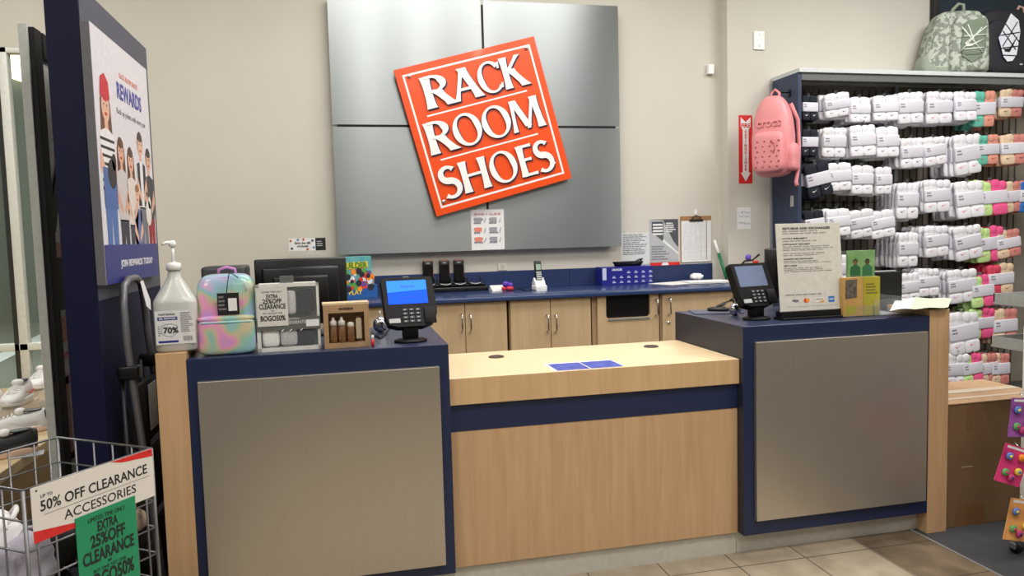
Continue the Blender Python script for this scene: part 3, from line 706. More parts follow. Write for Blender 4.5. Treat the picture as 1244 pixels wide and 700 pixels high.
# pastel backpack
def rainbow():
    m = mat('pastel_rainbow', (200, 170, 210), .28, var=.0, coat=.35); nt = m.node_tree; L = nt.links.new
    cr = [n for n in nt.nodes if n.type == 'VALTORGB'][0]; nz = [n for n in nt.nodes if n.type == 'TEX_NOISE'][0]
    nz.inputs['Scale'].default_value = 7.5; nz.inputs['Detail'].default_value = .5; nz.inputs['Distortion'].default_value = .9
    el = cr.color_ramp.elements
    cs = [(.28, (186, 150, 205)), (.38, (226, 150, 190)), (.46, (196, 186, 150)), (.53, (140, 190, 178)), (.60, (150, 182, 205)), (.70, (222, 164, 204))]
    while len(el) < len(cs): el.new(.5)
    for e, (p_, c_) in zip(el, cs): e.position = p_; e.color = lin(c_)
    return m
RB = rainbow(); PINKZ = mat('lilac_trim', (196, 130, 196), .5); TEALZ = mat('aqua_piping', (140, 196, 196), .5)
pl, pr_ = AZ(241, 437, ZT), AZ(309, 432, ZT)
bw_ = .212
bkp = thing('backpack', 'shiny pastel rainbow backpack with a black hang tag on the left counter', 'backpack', (AZ(274.5, 435, ZT).x-.008, 2.985, ZT), .05)
def taper(hz, k):
    def f(p_):
        q = p_.copy(); s = 1-k*max(0, p_.z/hz)**2; q.x *= s; q.y *= (1-.25*max(0, p_.z/hz)); return q
    return f
MB().sup((0, .02, .150), (.108, .078, .150), .36, .42, 40, 22, fn=taper(.15, .08)).build('main_bag', RB, bkp)
MB().sup((0, -.050, .070), (.103, .036, .069), .34, .42, 36, 18).build('front_pocket', RB, bkp)
MB().sup((0, -.050, .136), (.103, .034, .012), .6, .42, 28, 8).build('pocket_flap', RB, bkp)
def arch(w_, h0_, h1_, y_, n=20, e=2.6): return [(w_*math.copysign(abs(math.cos(a))**(2/e), math.cos(a)), y_, h0_+(h1_-h0_)*abs(math.sin(a))**(2/e)) for a in [PI*i/n for i in range(n+1)]]
MB().tube([(-.104, -.020, .06)]+arch(.1, .10, .287, -.028)[::-1]+[(.104, -.020, .06)], .0035, 6).build('zip_piping', PINKZ, bkp)
MB().tube([(-.100, .055, .06)]+arch(.097, .10, .296, .06)[::-1]+[(.100, .055, .06)], .0035, 6).build('rear_piping', PINKZ, bkp)
MB().tube([(-.103, -.058, .121), (-.085, -.082, .123), (0, -.0865, .123), (.085, -.082, .123), (.103, -.058, .121)], .003, 6).build('pocket_zip', TEALZ, bkp)
MB().tube([(-.03, .055, .295), (-.028, .055, .315), (0, .055, .324), (.03, .055, .315), (.032, .055, .295)], .006, 8).build('hand_loop', PINKZ, bkp)
for s in (-1, 1): MB().tube([(s*.06, .10, .27), (s*.075, .128, .2), (s*.075, .125, .1), (s*.09, .09, .03)], .011, 8).build('shoulder_strap', PINKZ, bkp)
MB().tube([(.07, -.05, .27), (.078, -.055, .25), (.076, -.058, .235)], .003, 6).build('zip_pull', LGREY, bkp)
tagp = MB().box(-.026, -.077, .150, .050, -.075, .232).build('hang_tag', BLACKM, bkp, rot=(0, 0, 0))
MB().box(.012, -.0782, .165, .042, -.0775, .212).build('price_label', PAPER, tagp)
mb = MB(); textlines(mb, -.022, .006, .165, .225, 4, front(0, -.0772, 0), fill=.5); mb.build('tag_print', INKG, tagp)
MB().tube([(.008, -.076, .228), (.012, -.06, .27), (.016, -.03, .302), (.03, -.04, .30), (.05, -.05, .285)], .0018, 6).build('tag_cord', BLACK, tagp)
# grey printer behind backpack
p = AY(291, 328, 3.3)
t = thing('receipt_printer', 'grey receipt printer behind the pastel backpack on the left counter', 'printer', (p.x-.05, 3.28, ZT))
MB().box(-.085, -.09, 0, .085, .09, p.z+.02-ZT, 0, .012).build('printer_body', DGREY, t)
MB().box(-.07, -.093, p.z-ZT-.05, .07, -.088, p.z-ZT-.03).build('paper_slot', LGREY, t)

# sock gift box
t = thing('sock_gift_box', 'white gift box of socks with a clearance sticker, right of the pastel backpack', 'box', (AZ(350, 431, ZT).x, 2.93, ZT), .06)
w, h = .232, .258
FRM = mat('box_white', (214, 214, 208), .45)
b = MB().box(-w/2, 0, 0, -w/2+.014, .075, h).box(w/2-.010, 0, 0, w/2, .075, h).box(-w/2, 0, 0, w/2, .075, .014).box(-w/2, 0, h-.014, w/2, .075, h).box(-w/2, .066, 0, w/2, .075, h)
b.build('box_frame', FRM, t)
cs = ((250, 246, 236), (196, 196, 194), (22, 24, 34))
for r, z0 in enumerate((.018, .135)):
    for k in range(3):
        x0_ = -w/2+.018+k*.066
        s = tag(MB().sup((x0_+.031, .026, z0+.048), (.032, .022, .048 if r == 0 else .047), .35, .4, 20, 10).build('folded_sock', mat('sock_col_%d' % k, cs[k], .95, var=.15, scale=160, bump=.2), None, loc=(0, 0, 0)), '', '')
        s.parent = t; del s['label']; del s['category']
bnd = MB().box(-w/2-.001, -.004, .080, w/2+.001, .0, .128).build('grey_band', mat('band_grey', (96, 96, 94), .5), t)
text('ESSENTIALS', .017, PAPER, bnd, front(.045, -.0045, .108), fitw=.085)
text('SOCKS', .008, PAPER, bnd, front(.02, -.0045, .122), fitw=.04)
MB().box(w/2-.052, -.0055, .090, w/2-.004, -.0042, .116).build('price_label', PAPER, bnd)
mb = MB()
for k, x in enumerate((-.03, .0, .04)): mb.flat([(x, .076), (x+.010, .084), (x+.013, .082), (x+.004, .075)], .0045, 0, front())
mb.build('tick_marks', PAPER, bnd)
MB().box(-w/2+.012, .001, .012, w/2-.010, .002, h-.012).build('clear_window', glassy('acrylic', (210, 215, 220), .03), t)
stk = MB().box(-w/2+.004, -.0065, .098, -w/2+.116, -.005, .244).build('sticker', mat('sticker_white', (208, 206, 200), .6), t)
sxc = -w/2+.060
for s_, z, sz, fw in (('LIMITED TIME ONLY', .228, .007, .075), ('EXTRA', .211, .016, .042), ('25%OFF', .192, .019, .068), ('CLEARANCE', .172, .021, .096), ('AND', .156, .005, .01), ('BUY ONE GET ONE', .147, .006, .07), ('BOGO50%', .127, .022, .090)):
    text(s_, sz*1.25, INK, stk, front(sxc, -.0068, z), fitw=fw, bold=.03 if sz > .01 else 0)
hg = MB().box(-.025, .02, h, .025, .022, h+.028, 0, .0005).build('hang_tab', mat('silver_foil', (170, 172, 176), .2, .9), t)

# shoe care kit
pl, pr_ = AZ(393, 428, ZT), AZ(452, 424, ZT)
w = .172; h = .166
t = thing('shoe_care_kit', 'brown kraft boxed shoe-care kit with three bottles and a brush', 'box', (AZ(422.5, 426, ZT).x, 2.925, ZT), .05)
b = MB(); dpt = .07
b.box(-w/2, 0, 0, w/2, dpt, .018).box(-w/2, 0, h-.030, w/2, dpt, h).box(-w/2, 0, .018, -w/2+.018, dpt, h-.03).box(w/2-.018, 0, .018, w/2, dpt, h-.03).box(-w/2, dpt-.004, 0, w/2, dpt, h)
b.build('carton', mat('kraft_carton', (166, 134, 98), .8, var=.08), t)
MB().box(-w/2-.002, .0, h, w/2+.002, dpt, h+.009, 0, .001).build('lid', mat('kraft_lid', (206, 184, 150), .8), t)
text('SHOEGEAR', .012, INK, t, front(0, -.001, h-.015), fitw=.055, bold=.03)
BR = mat('brown_bottle', (112, 76, 44), .3); 
for k, x in enumerate((-.050, -.018, .016)):
    bt = MB().lathe([(0, 0), (.0135, 0), (.0145, .004), (.0145, .060), (.010, .066), (0, .066)], 18, c=(x, .022, .0185)).build('bottle', BR, t)
    MB().lathe([(0, .0), (.0135, 0), (.0125, .018), (.006, .022), (.0055, .034 if k < 2 else .022), (0, .034 if k < 2 else .0225)], 16, c=(x, .022, .0845 if k < 2 else .0745)).build('cap', PAPER2, bt)
    mb = MB(); textlines(mb, x-.009, x+.009, .045, .068, 4, front(0, .0100, 0)); mb.box(x-.011, .0098, .035, x+.011, .0103, .038); mb.build('bottle_print', mat('tan_print', (190, 160, 120), .6), bt)
bh = MB().sup((.047, .028, .070), (.010, .014, .046), .5, .7, 16, 12, fn=lambda p_: Vector((p_.x*(.6+.5*abs(p_.z/.046)), p_.y, p_.z))).build('brush', mat('brush_wood', (150, 130, 104), .6), t)
MB().box(.036, .014, .030, .058, .020, .110, 0, .002).build('bristles', mat('bristle', (180, 165, 140), .9), bh)

# monitor
pl, pr_ = AY(308, 316, 3.36), AY(420, 312, 3.36)
w = pr_.x-pl.x; cx = (pl.x+pr_.x)/2; ztop = (pl.z+pr_.z)/2; hh = .295
t = thing('monitor', 'black monitor seen from behind, standing behind the sock gift box', 'monitor', (cx, 3.38, ZT))
zz = ztop-ZT; zlo = max(.05, zz-hh)
MB().box(-w/2, -.018, zlo, w/2, .02, zz, 0, .007).build('monitor_case', mat('monitor_black', (20, 21, 24), .35), t)
MB().box(-w*.42, -.040, zlo+.03, w*.42, -.016, zz-.035, 0, .012).box(-w*.30, -.055, zlo+.06, w*.30, -.038, zz-.075, 0, .010).build('back_cover', BLACK, t)
MB().box(-w*.47, -.0185, zz-.012, w*.47, -.0178, zz-.010).build('top_seam', DGREY, t)
text('monitor', .010, DGREY, t, front(.03, -.0188, zz-.022)).name = 'embossed_mark' if False else 'maker_mark'
MB().box(-.035, -.03, 0.012, .035, 0, zlo+.10, 0, .004).build('neck', BLACK, t); MB().box(-.11, -.055, 0, .11, .09, .012, 0, .004).build('foot', BLACK, t)

# card terminals
def terminal(label, cat, loc, rz, k=1.0, lit=True):
    t = thing('card_terminal', label, cat, loc, rz)
    MB().lathe([(0, 0), (.062, 0), (.065, .006), (.055, .012), (.03, .016), (0, .016)], 28, sx=1.05, sy=.9).build('base', TERM, t)
    MB().box(-.030, -.02, .014, .030, .03, .085, 0, .006).build('neck', TERM, t)
    T = Matrix.Translation((0, -.012, .055)) @ Matrix.Rotation(-.42, 4, 'X')
    # outline in the tilted front plane (x, z)
    ol = [(-.086, .205), (.090, .205), (.096, .19), (.100, .07), (.098, .050), (.082, .014), (.045, 0), (-.045, 0), (-.078, .012), (-.088, .045), (-.092, .19)]
    bd = MB(); T = T @ Matrix.Diagonal((1.14, 1, 1.05, 1)); P = T @ front(0, 0, 0)
    n = len(ol); V = []
    for d_, s_ in ((-.028, .94), (-.022, 1), (.012, 1), (.018, .975)):
        for x, z in ol: V.append((x*s_, (z-.1)*s_+.1, d_))
    Fc = [list(range(n))[::-1], [3*n+i for i in range(n)]]
    for j in range(3):
        for i in range(n): Fc.append([j*n+i, j*n+(i+1) % n, (j+1)*n+(i+1) % n, (j+1)*n+i])
    bd.add(V, Fc, 0, False, P); body = bd.build('body', TERM, t)
    MB().box(-.080, .0181, .086, .080, .0195, .196).add([], [])
    sc = MB().flat([(-.072, .094), (.070, .094), (.070, .190), (-.072, .190)], .0186, 0, P)
    s = sc.build('screen', mat('lit_blue_screen', (18, 78, 235), .5, emit=.85, var=.02, spec=.1) if lit else mat('dim_screen', (104, 116, 142), .12, emit=.16, var=.03), body)
    if lit:
        MB().flat([(-.072, .142), (.070, .150), (.070, .190), (-.072, .190)], .0189, 0, P).build('screen_banner', mat('light_blue_screen', (50, 128, 236), .5, emit=.7, var=.02, spec=.1), s)
        text('Welcome', .013, mat('screen_text', (20, 50, 160), .4, emit=.4), s, P @ Matrix.Translation((0, .165, .0195)))
        text('Insert, swipe or tap', .008, mat('screen_text', (20, 50, 160), .4, emit=.4), s, P @ Matrix.Translation((0, .12, .0195)))
    kp = MB()
    for r in range(4):
        for c_ in range(3): kp.box(-.026+c_*.023, .018+r*.0155, .018, -.008+c_*.023, .028+r*.0155, .0215, 0, .001, M=P)
    kp.build('keypad', DGREY, body)
    mb = MB()
    for r in range(4):
        for c_ in range(3): mb.flat([(-.020+c_*.023, .021+r*.0155), (-.015+c_*.023, .021+r*.0155), (-.015+c_*.023, .025+r*.0155), (-.020+c_*.023, .025+r*.0155)], .0219, 0, P)
    mb.build('key_legends', LGREY, body)
    MB().box(-.076, .018, .018, -.036, .036, .0215, 0, .002, M=P).build('reader_label', LGREY, body)
    MB().box(.050, .010, .018, .092, .075, .024, 0, .006, M=P).build('swipe_guide', TERM, body)
    MB().box(-.01, .203, .006, .012, .209, .012, M=P).build('sensor_bar', MGREY, body)
    return t
p = AZ(499, 415, ZT)
t1 = terminal('black card terminal with a lit blue screen on the left counter', 'card terminal', p, .10)
p = AZ(919, 388, ZT)
t2 = terminal('black card terminal with a dim screen on the right counter', 'card terminal', p, .18, lit=False)
c = MB().tube([p_+Vector((0, 0, .004)) for p_ in (AZ(473, 400, ZT), AZ(468, 407, ZT), AZ(461, 412, ZT), AZ(456, 409, ZT), AZ(452, 404, ZT))], .004, 8).build('terminal_cable', BLACK); tag(c, 'black cable looping on the counter from the left card terminal', 'cable')
def silver_puck(label, p, s=1.0):
    t = thing('silver_ornament', label, 'ornament', p)
    MB().sup((0, 0, .036*s), (.034*s, .032*s, .036*s), .95, .95, 24, 16).build('silver_ball', mat('mirror_silver', (190, 192, 198), .14, 1), t)
    MB().cyl((0, 0, .070*s), (0, 0, .096*s), .004*s, 8).build('stem', LGREY, t)
    return t
p = AZ(464, 408, ZT); silver_puck('shiny silver ball ornament with a short stem behind the left card terminal', (p.x, p.y+.12, ZT), 1.0)
p = AZ(902, 385, ZT); silver_puck('shiny silver ball ornament beside the right card terminal', (p.x-.004, p.y+.06, ZT), .85)
p = AZ(453, 421, ZT)
t = thing('lip_balm', 'little red and white tube at the foot of the shoe-care kit', 'tube', p)
MB().cyl((0, 0, .001), (0, 0, .028), .006, 12).build('red_tube', RED, t); MB().cyl((0, 0, .028), (0, 0, .044), .0045, 12).build('white_cap', WHITE, t)
# sheets on the low counter
A = AZ(662, 443, .88); B = AZ(743, 435.5, .88); Cc = AZ(759, 446, .88); D = AZ(675, 452.5, .88)
t = thing('counter_mat', 'two blue printed sheets side by side in a white sleeve on the low counter', 'mat', (A+B+Cc+D)/4)
o_ = t.location; z_ = Vector((0, 0, .0006))
P4 = [x-o_+z_ for x in (A, B, Cc, D)]
P4 = [Vector((-.145, .075, .0006)), Vector((.145, .075, .0006)), Vector((.145, -.085, .0006)), Vector((-.145, -.085, .0006))]
MB().box(-.158, -.085, .0004, .150, .095, .0012).build('sleeve', PAPER, t)
SB = mat('blue_sheet', (52, 66, 160), .4, scale=22, rgb2=(92, 104, 190))
MB().box(-.144, -.084, .0013, -.004, .072, .0018).build('blue_sheet', SB, t); MB().box(.002, -.084, .0013, .144, .072, .0018).build('blue_sheet', SB, t)
# ------------------------------------------------------------------ things on the right tall counter
pl, pr_ = AZ(948, 390, ZT), AZ(1027, 386, ZT); w = (pr_-pl).length; yb = (pl.y+pr_.y)/2
t = thing('policy_sign', 'white returns and payment policy board in a black base on the right counter', 'sign', ((pl.x+pr_.x)/2+.012, yb, ZT), 0)
hh = AY(985, 271, yb+.03).z-ZT; w = AY(1026, 330, yb+.02).x-AY(948, 330, yb+.02).x
MB().box(-w/2, .0, 0, w/2, .075, .012, 0, .002).box(-w/2, .012, .012, w/2, .06, .040, 0, .003).build('base', BLACK, t)
T = Matrix.Translation((0, .018, .032)) @ Matrix.Rotation(-.10, 4, 'X')
bd = MB().box(-w/2, 0, 0, w/2, .005, hh-.030, 0, .001, M=T).build('board', mat('board_white', (212, 208, 198), .35), t)
P = T @ front(0, -.0006, 0); H_ = hh-.03
text('RETURNS AND EXCHANGES', .014, INK, bd, P @ Matrix.Translation((-w*.03, H_*.942, 0)), fitw=w*.74, bold=.03)
for s_, z, x, fw in (('WITH RECEIPT', .83, -.22, .4), ('WITHOUT RECEIPT', .765, -.2, .44), ('HOLIDAY RETURN POLICY', .60, -.18, .46), ('GIFT CARDS', .525, -.31, .2)):
    text(s_, .0085, INK, bd, P @ Matrix.Translation((w*x, H_*z, 0)), fitw=w*fw, bold=.03)
mb = MB()
for z0, z1, n in ((.875, .925, 2), (.79, .815, 1), (.69, .75, 3), (.63, .675, 2), (.55, .585, 2), (.45, .51, 3), (.185, .215, 1)): textlines(mb, -w*.41, w*.42, H_*z0, H_*z1, n, P, seed=int(z0*100), z=.0003)
mb.flat([(-w*.40, H_*.065), (w*.40, H_*.065), (w*.40, H_*.068), (-w*.40, H_*.068)], .0003, 0, P)
mb.build('printed_text', mat('print_grey', (150, 148, 142), .6), bd)
text('VISA', .016, mat('visa_navy', (28, 36, 100), .5), bd, P @ Matrix.Translation((-w*.26, H_*.13, 0)), bold=.03, fitw=w*.10)
def disc(x, z, r, n=20): return [(x+r*math.cos(2*PI*k/n), z+r*math.sin(2*PI*k/n)) for k in range(n)]
lg = MB(); lg.flat(disc(-w*.105, H_*.13, .0095), .0003, 0, P); lg.flat(disc(-w*.075, H_*.13, .0095), .0005, 1, P)
lg.build('card_logo', [mat('mc_red', (214, 40, 40), .5), mat('mc_orange', (240, 150, 40), .5)], bd)
lg = MB(); lg.flat([(w*.04, H_*.105), (w*.18, H_*.105), (w*.18, H_*.155), (w*.04, H_*.155)], .0003, 0, P); lg.flat([(w*.09, H_*.105), (w*.18, H_*.105), (w*.18, H_*.13)], .0005, 1, P)
lg.build('card_logo', [mat('disc_white', (225, 222, 216), .5), mat('mc_orange', (240, 150, 40), .5)], bd); text('DISCOVER', .008, INK, bd, P @ Matrix.Translation((w*.11, H_*.138, .0004)), fitw=w*.12)
MB().flat([(w*.25, H_*.10), (w*.345, H_*.10), (w*.345, H_*.165), (w*.25, H_*.165)], .0003, 0, P).build('card_logo', mat('amex_blue', (50, 120, 190), .5), bd)
text('AMEX', .009, PAPER, bd, P @ Matrix.Translation((w*.297, H_*.132, .0005)), fitw=w*.075, bold=.03)
# monitor behind the sign
p0, p1 = AY(936, 292, 3.30), AY(1010, 380, 3.30)
t = thing('monitor', 'black monitor hidden behind the returns policy board', 'monitor', ((p0.x+p1.x)/2+.04, 3.33, ZT), -.25)
MB().box(-.20, -.02, .06, .18, .02, .315, 0, .008).build('monitor_case', BLACK, t)
MB().box(-.15, -.045, .09, .13, -.018, .28, 0, .012).build('back_cover', BLACK, t)
MB().box(-.03, -.01, .010, .03, .02, .12).build('neck', BLACK, t); MB().box(-.1, -.06, 0, .1, .09, .012, 0, .004).build('foot', BLACK, t)
# black box right of the brochures
p0, p1 = AY(1064, 330, 3.20), AY(1088, 360, 3.20)
t = thing('receipt_printer', 'black receipt printer behind the brochure holder', 'printer', ((p0.x+p1.x)/2-.035, 3.22, ZT))
wz = p0.z-ZT
b = MB(); b.prism([(-.09, 0), (.10, 0), (.10, wz*.75), (.05, wz), (-.09, wz)], -.07, .07, 0, Matrix(((0, 0, 1, 0), (1, 0, 0, 0), (0, 1, 0, 0), (0, 0, 0, 1)))); b.build('printer_body', BLACK, t)
MB().box(-.07, -.05, wz, .07, -.03, wz+.004).build('paper_slot', LGREY, t)
# brochure holder
pl, pr_ = AZ(1028, 386, ZT), AZ(1069, 383.5, ZT); w = (pr_-pl).length
t = thing('brochure_holder', 'clear two-tier brochure holder right of the policy board', 'holder', ((pl.x+pr_.x)/2, pl.y+.0, ZT), -.04)
AC = glassy('acrylic', (210, 215, 220), .06)
wz = AY(1050, 304, pl.y+.06).z-ZT
MB().box(-w/2-.003, 0, 0, w/2+.003, .07, .003).box(-w/2-.003, 0, .003, w/2+.003, .002, .05).box(-w/2-.003, .068, .003, w/2+.003, .070, wz).box(-w/2-.003, .034, .003, w/2+.003, .036, wz*.62).build('clear_frame', AC, t)
def brochure(name, label, x0, x1, y, z0, z1, m, base, rz=0, th=.012):
    s = thing(name, label, 'brochure', base+Vector(((x0+x1)/2, y, z0)), rz)
    MB().box(-(x1-x0)/2, 0, 0, (x1-x0)/2, th, z1-z0, 0, .0008).build('pages', m, s); return s
bp = t.location.copy()
s = brochure('brochure', 'green brochure with two people pictured, upright at the back of the brochure holder', -w*.30, w/2, .040, wz*.30, wz, mat('leaf_green', (96, 146, 84), .4, rgb2=(140, 176, 120), scale=16), bp)
bw = w*.8; hh = wz*.7
for k, (x, sk, sh) in enumerate(((-bw*.22, (120, 84, 60), (40, 96, 60)), (bw*.22, (84, 58, 44), (50, 110, 70)))):
    mb = MB(); zc = hh*.74
    mb.flat(disc(x, zc+.004, .0125, 16), .0004, 2, front()); mb.flat(disc(x, zc, .0105, 16), .0007, 0, front())
    mb.flat([(x-.004, zc-.008), (x+.004, zc-.008), (x+.026, zc-.022), (x+.028, hh*.28), (x-.028, hh*.28), (x-.026, zc-.022)], .0005, 1, front())
    mb.build('printed_person', [mat('skin_%d' % k, sk, .5), mat('scrub_%d' % k, sh, .5), INK], s)
text('ChargeLife', .020, mat('pale_yellow', (236, 238, 214), .5), s, front(0, -.0014, hh*.30), fitw=bw*.80)
s = brochure('brochure', 'yellow-green brochure stack on the right of the lower tier of the holder', 0.004, w/2, .004, .004, wz*.60, mat('lime_yellow', (170, 160, 44), .45), bp, th=.025)
mb = MB(); textlines(mb, -w*.18, w*.18, wz*.32, wz*.5, 4, front(0, -.0004, 0)); mb.build('print', mat('olive', (110, 104, 40), .6), s)
s = brochure('brochure', 'tan brochure stack with dark photo on the left of the lower tier of the holder', -w/2-.012, 0.002, .004, .004, wz*.60, mat('tan_card', (190, 150, 84), .5), bp, th=.028)
MB().flat([(-w*.24, wz*.26), (w*.10, wz*.28), (w*.10, wz*.56), (-w*.24, wz*.55)], .0006, 0, front()).build('dark_photo', mat('photo_dark', (60, 52, 46), .5, rgb2=(120, 110, 96), scale=60), s)
MB().flat([(-w*.24, wz*.03), (w*.10, wz*.03), (w*.10, wz*.16), (-w*.24, wz*.16)], .0006, 0, front()).build('yellow_field', mat('lime_yellow', (170, 160, 44), .45), s)
# clear tray
pl, pr_ = AZ(1060, 384.5, ZT), AZ(1094, 382, ZT); w = (pr_-pl).length; wz = AY(1075, 362, pl.y).z-ZT
t = thing('acrylic_tray', 'empty clear acrylic tray at the right of the brochure holder', 'tray', ((pl.x+pr_.x)/2+.012, pl.y+.005, ZT))
MB().box(-w/2, 0, 0, w/2, .003, wz*.9).box(-w/2, 0, 0, -w/2+.003, .16, wz).box(w/2-.003, 0, 0, w/2, .16, wz).box(-w/2, 0, 0, w/2, .16, .003).box(-w/2, .157, 0, w/2, .16, wz).build('tray_shell', AC, t)
MB().tube([(-.02, .08, .006), (-.005, .07, .02), (.01, .08, .008), (.018, .09, .018)], .004, 8).build('silver_clip', CHROME, t)
# mint and white sheet on the end post
A = AZ(1081, 379, 1.056); B = AZ(1152, 375, 1.056); Cc = AZ(1156, 364, 1.056); D = AZ(1090, 364, 1.056)
t = thing('paper_bag', 'flat white and mint paper bag lying over the right end post', 'bag', (A+B+Cc+D)/4)
b = MB(); o_ = t.location
nu, nv = 12, 6; V = []; Fc = []
for i in range(nu+1):
    for j in range(nv+1):
        s_, r_ = i/nu, j/nv; q = (A*(1-s_)+B*s_)*(1-r_)+(D*(1-s_)+Cc*s_)*r_-o_
        V.append((q.x, q.y, .004+.008*abs(math.sin(s_*7+r_*2))*(1-s_*.5)))
for i in range(nu):
    for j in range(nv): Fc.append([i*(nv+1)+j, (i+1)*(nv+1)+j, (i+1)*(nv+1)+j+1, i*(nv+1)+j+1])
b.add(V, Fc, 0, True); o = b.build('bag_sheet', [mat('bag_white', (222, 224, 222), .6), mat('bag_mint', (186, 206, 172), .6)], t)
for p_ in o.data.polygons:
    if p_.index//nv > 3: p_.material_index = 1
# mouse and pad
p = AZ(868, 379, ZT)
t = thing('mouse_pad', 'thin grey mouse pad on the rear corner of the right counter', 'mouse pad', (p.x+.0, p.y-.01, ZT), -.25)
MB().box(-.12, -.09, .0005, .12, .09, .004, 0, .001).build('pad', mat('pad_grey', (84, 90, 106), .6), t)
t = thing('computer_mouse', 'black computer mouse on the grey mouse pad', 'mouse', (p.x+.02, p.y-.0, ZT+.004), .9)
MB().sup((0, 0, .008), (.032, .055, .013), .7, .8, 20, 10, fn=lambda q: Vector((q.x, q.y, max(q.z, -.0078)))).build('mouse_body', BLACK, t)
MB().cyl((-.003, -.03, .019), (.003, -.03, .019), .006, 10).build('wheel', DGREY, t)
c = MB().tube([AZ(u, v, ZT)+Vector((0, 0, dz)) for u, v, dz in ((872, 374, .006), (880, 371, .01), (889, 371, .03), (896, 373, .03), (902, 371, .02), (914, 374, .01))], .009, 8).build('coiled_cable', BLACK); tag(c, 'thick black cable running behind the right card terminal', 'cable')

# ------------------------------------------------------------------ sock display on the right
YK0, YK1 = 4.70, 5.00
XK0, XK1, ZK = 3.155, 6.4, 2.525
t = sockrack = thing('sock_display', 'tall navy-sided wall display with a grey top shelf, full of sock packs', 'display', (XK0, YK0, 0))
PEG = mat('slat_panel', (128, 120, 108), .7, var=.1, scale=8)
MB().box(0, 0, 0, .028, YK1+.015-YK0, ZK, 0, .002).build('side_panel', mat('navy_panel', (44, 56, 84), .5), t)
MB().box(-.012, YK1+.016-YK0, 0, .03, YR-.001-YK0, ZK-.02).build('rear_post', mat('post_grey', (150, 156, 160), .4, .3), t)
mb = MB().box(.028, YK1-YK0, .05, XK1-XK0, YK1+.03-YK0, ZK-.03)
mb.build('back_panel', PEG, t)
mb = MB(); x = .06
while x < 2.2: mb.box(x, YK1-.0045-YK0, .1, x+.010, YK1-.0005-YK0, ZK-.06); x += .062
mb.build('panel_grooves', mat('groove_dark', (64, 58, 52), .7), t)
MB().box(.0, -.015, ZK-.004, XK1-XK0, YK1+.03-YK0, ZK+.026, 0, .002).build('top_shelf', mat('shelf_grey', (196, 202, 202), .4), t)
MB().box(.03, .0, ZK-.055, XK1-XK0, .02, ZK-.005).build('shelf_lip', mat('lip_grey', (96, 98, 98), .5), t)
for u in (1085,):
    xx = AY(u, 250, 4.98).x-XK0; MB().box(xx, YK1-.03-YK0, .05, xx+.03, YK1-.005-YK0, ZK-.03).build('upright', mat('post_grey', (150, 156, 160), .4, .3), t)
    xx = AY(1170, 250, 4.98).x-XK0; MB().box(xx+.9, YK1-.03-YK0, .05, xx+.93, YK1-.005-YK0, ZK-.03).build('upright', mat('post_grey', (150, 156, 160), .4, .3), t)
MB().box(.03, .02, 0, XK1-XK0, YK1-YK0, .12).build('base', mat('rack_base', (60, 62, 66), .5), t)
q0, q1 = AY(964, 238, 4.8), AY(969, 251, 4.8)
MB().box(-.0015, .05, q1.z, -.0002, .09, q0.z).build('white_tag', LGREY, t)

# sock packs ------------------------------------------------
SW0, SH0 = .19, .20
def sockmat(n, c): return mat('sock_'+n, c, .9, var=.05, scale=90, bump=.25)
SOCKC = dict(w=(226, 225, 230), k=(22, 26, 38), t=(98, 182, 162), c=(214, 146, 126), b=(214, 190, 160), r=(196, 124, 116), l=(186, 218, 142), m=(228, 84, 138), g=(176, 176, 182), u=(40, 110, 190), f=(206, 66, 92))
BANDM = mat('sock_band', (212, 210, 220), .6, var=.02)
def half_sock(mb, s, m, R_, flat=False):
    x = s*SW0*.25; W = SW0*.25
    j = lambda a: R_.uniform(-a, a)
    mb.sup((x, 0, -SH0*.55), (W*1.0, .016, SH0*.43), .28, .45, 16, 10, m)            # folded leg and foot
    mb.sup((x+j(.003), -.003, -SH0*.85), (W*1.03, .018, SH0*.15), .35, .5, 16, 8, m)    # toe fold
    if flat:
        mb.sup((x, 0, -SH0*.17), (W*1.0, .017, SH0*.15), .45, .5, 14, 8, m); mb.sup((x+j(.01), .003, -SH0*.05), (W*.7, .014, SH0*.06), .8, .8, 12, 6, m); return
    for k in (-1, 1): mb.sup((x+k*W*.45+j(.004), j(.004), -SH0*.13+j(.006)), (W*.62, .019, SH0*.14), .75, .8, 12, 8, m)  # rolled cuff
def swoosh(x, z, s): return [(x-s, z+.1*s), (x-.75*s, z-.25*s), (x-.3*s, z-.2*s), (x+s, z+.5*s), (x-.25*s, z+.02*s), (x-.6*s, z+.02*s), (x-.72*s, z+.2*s)]
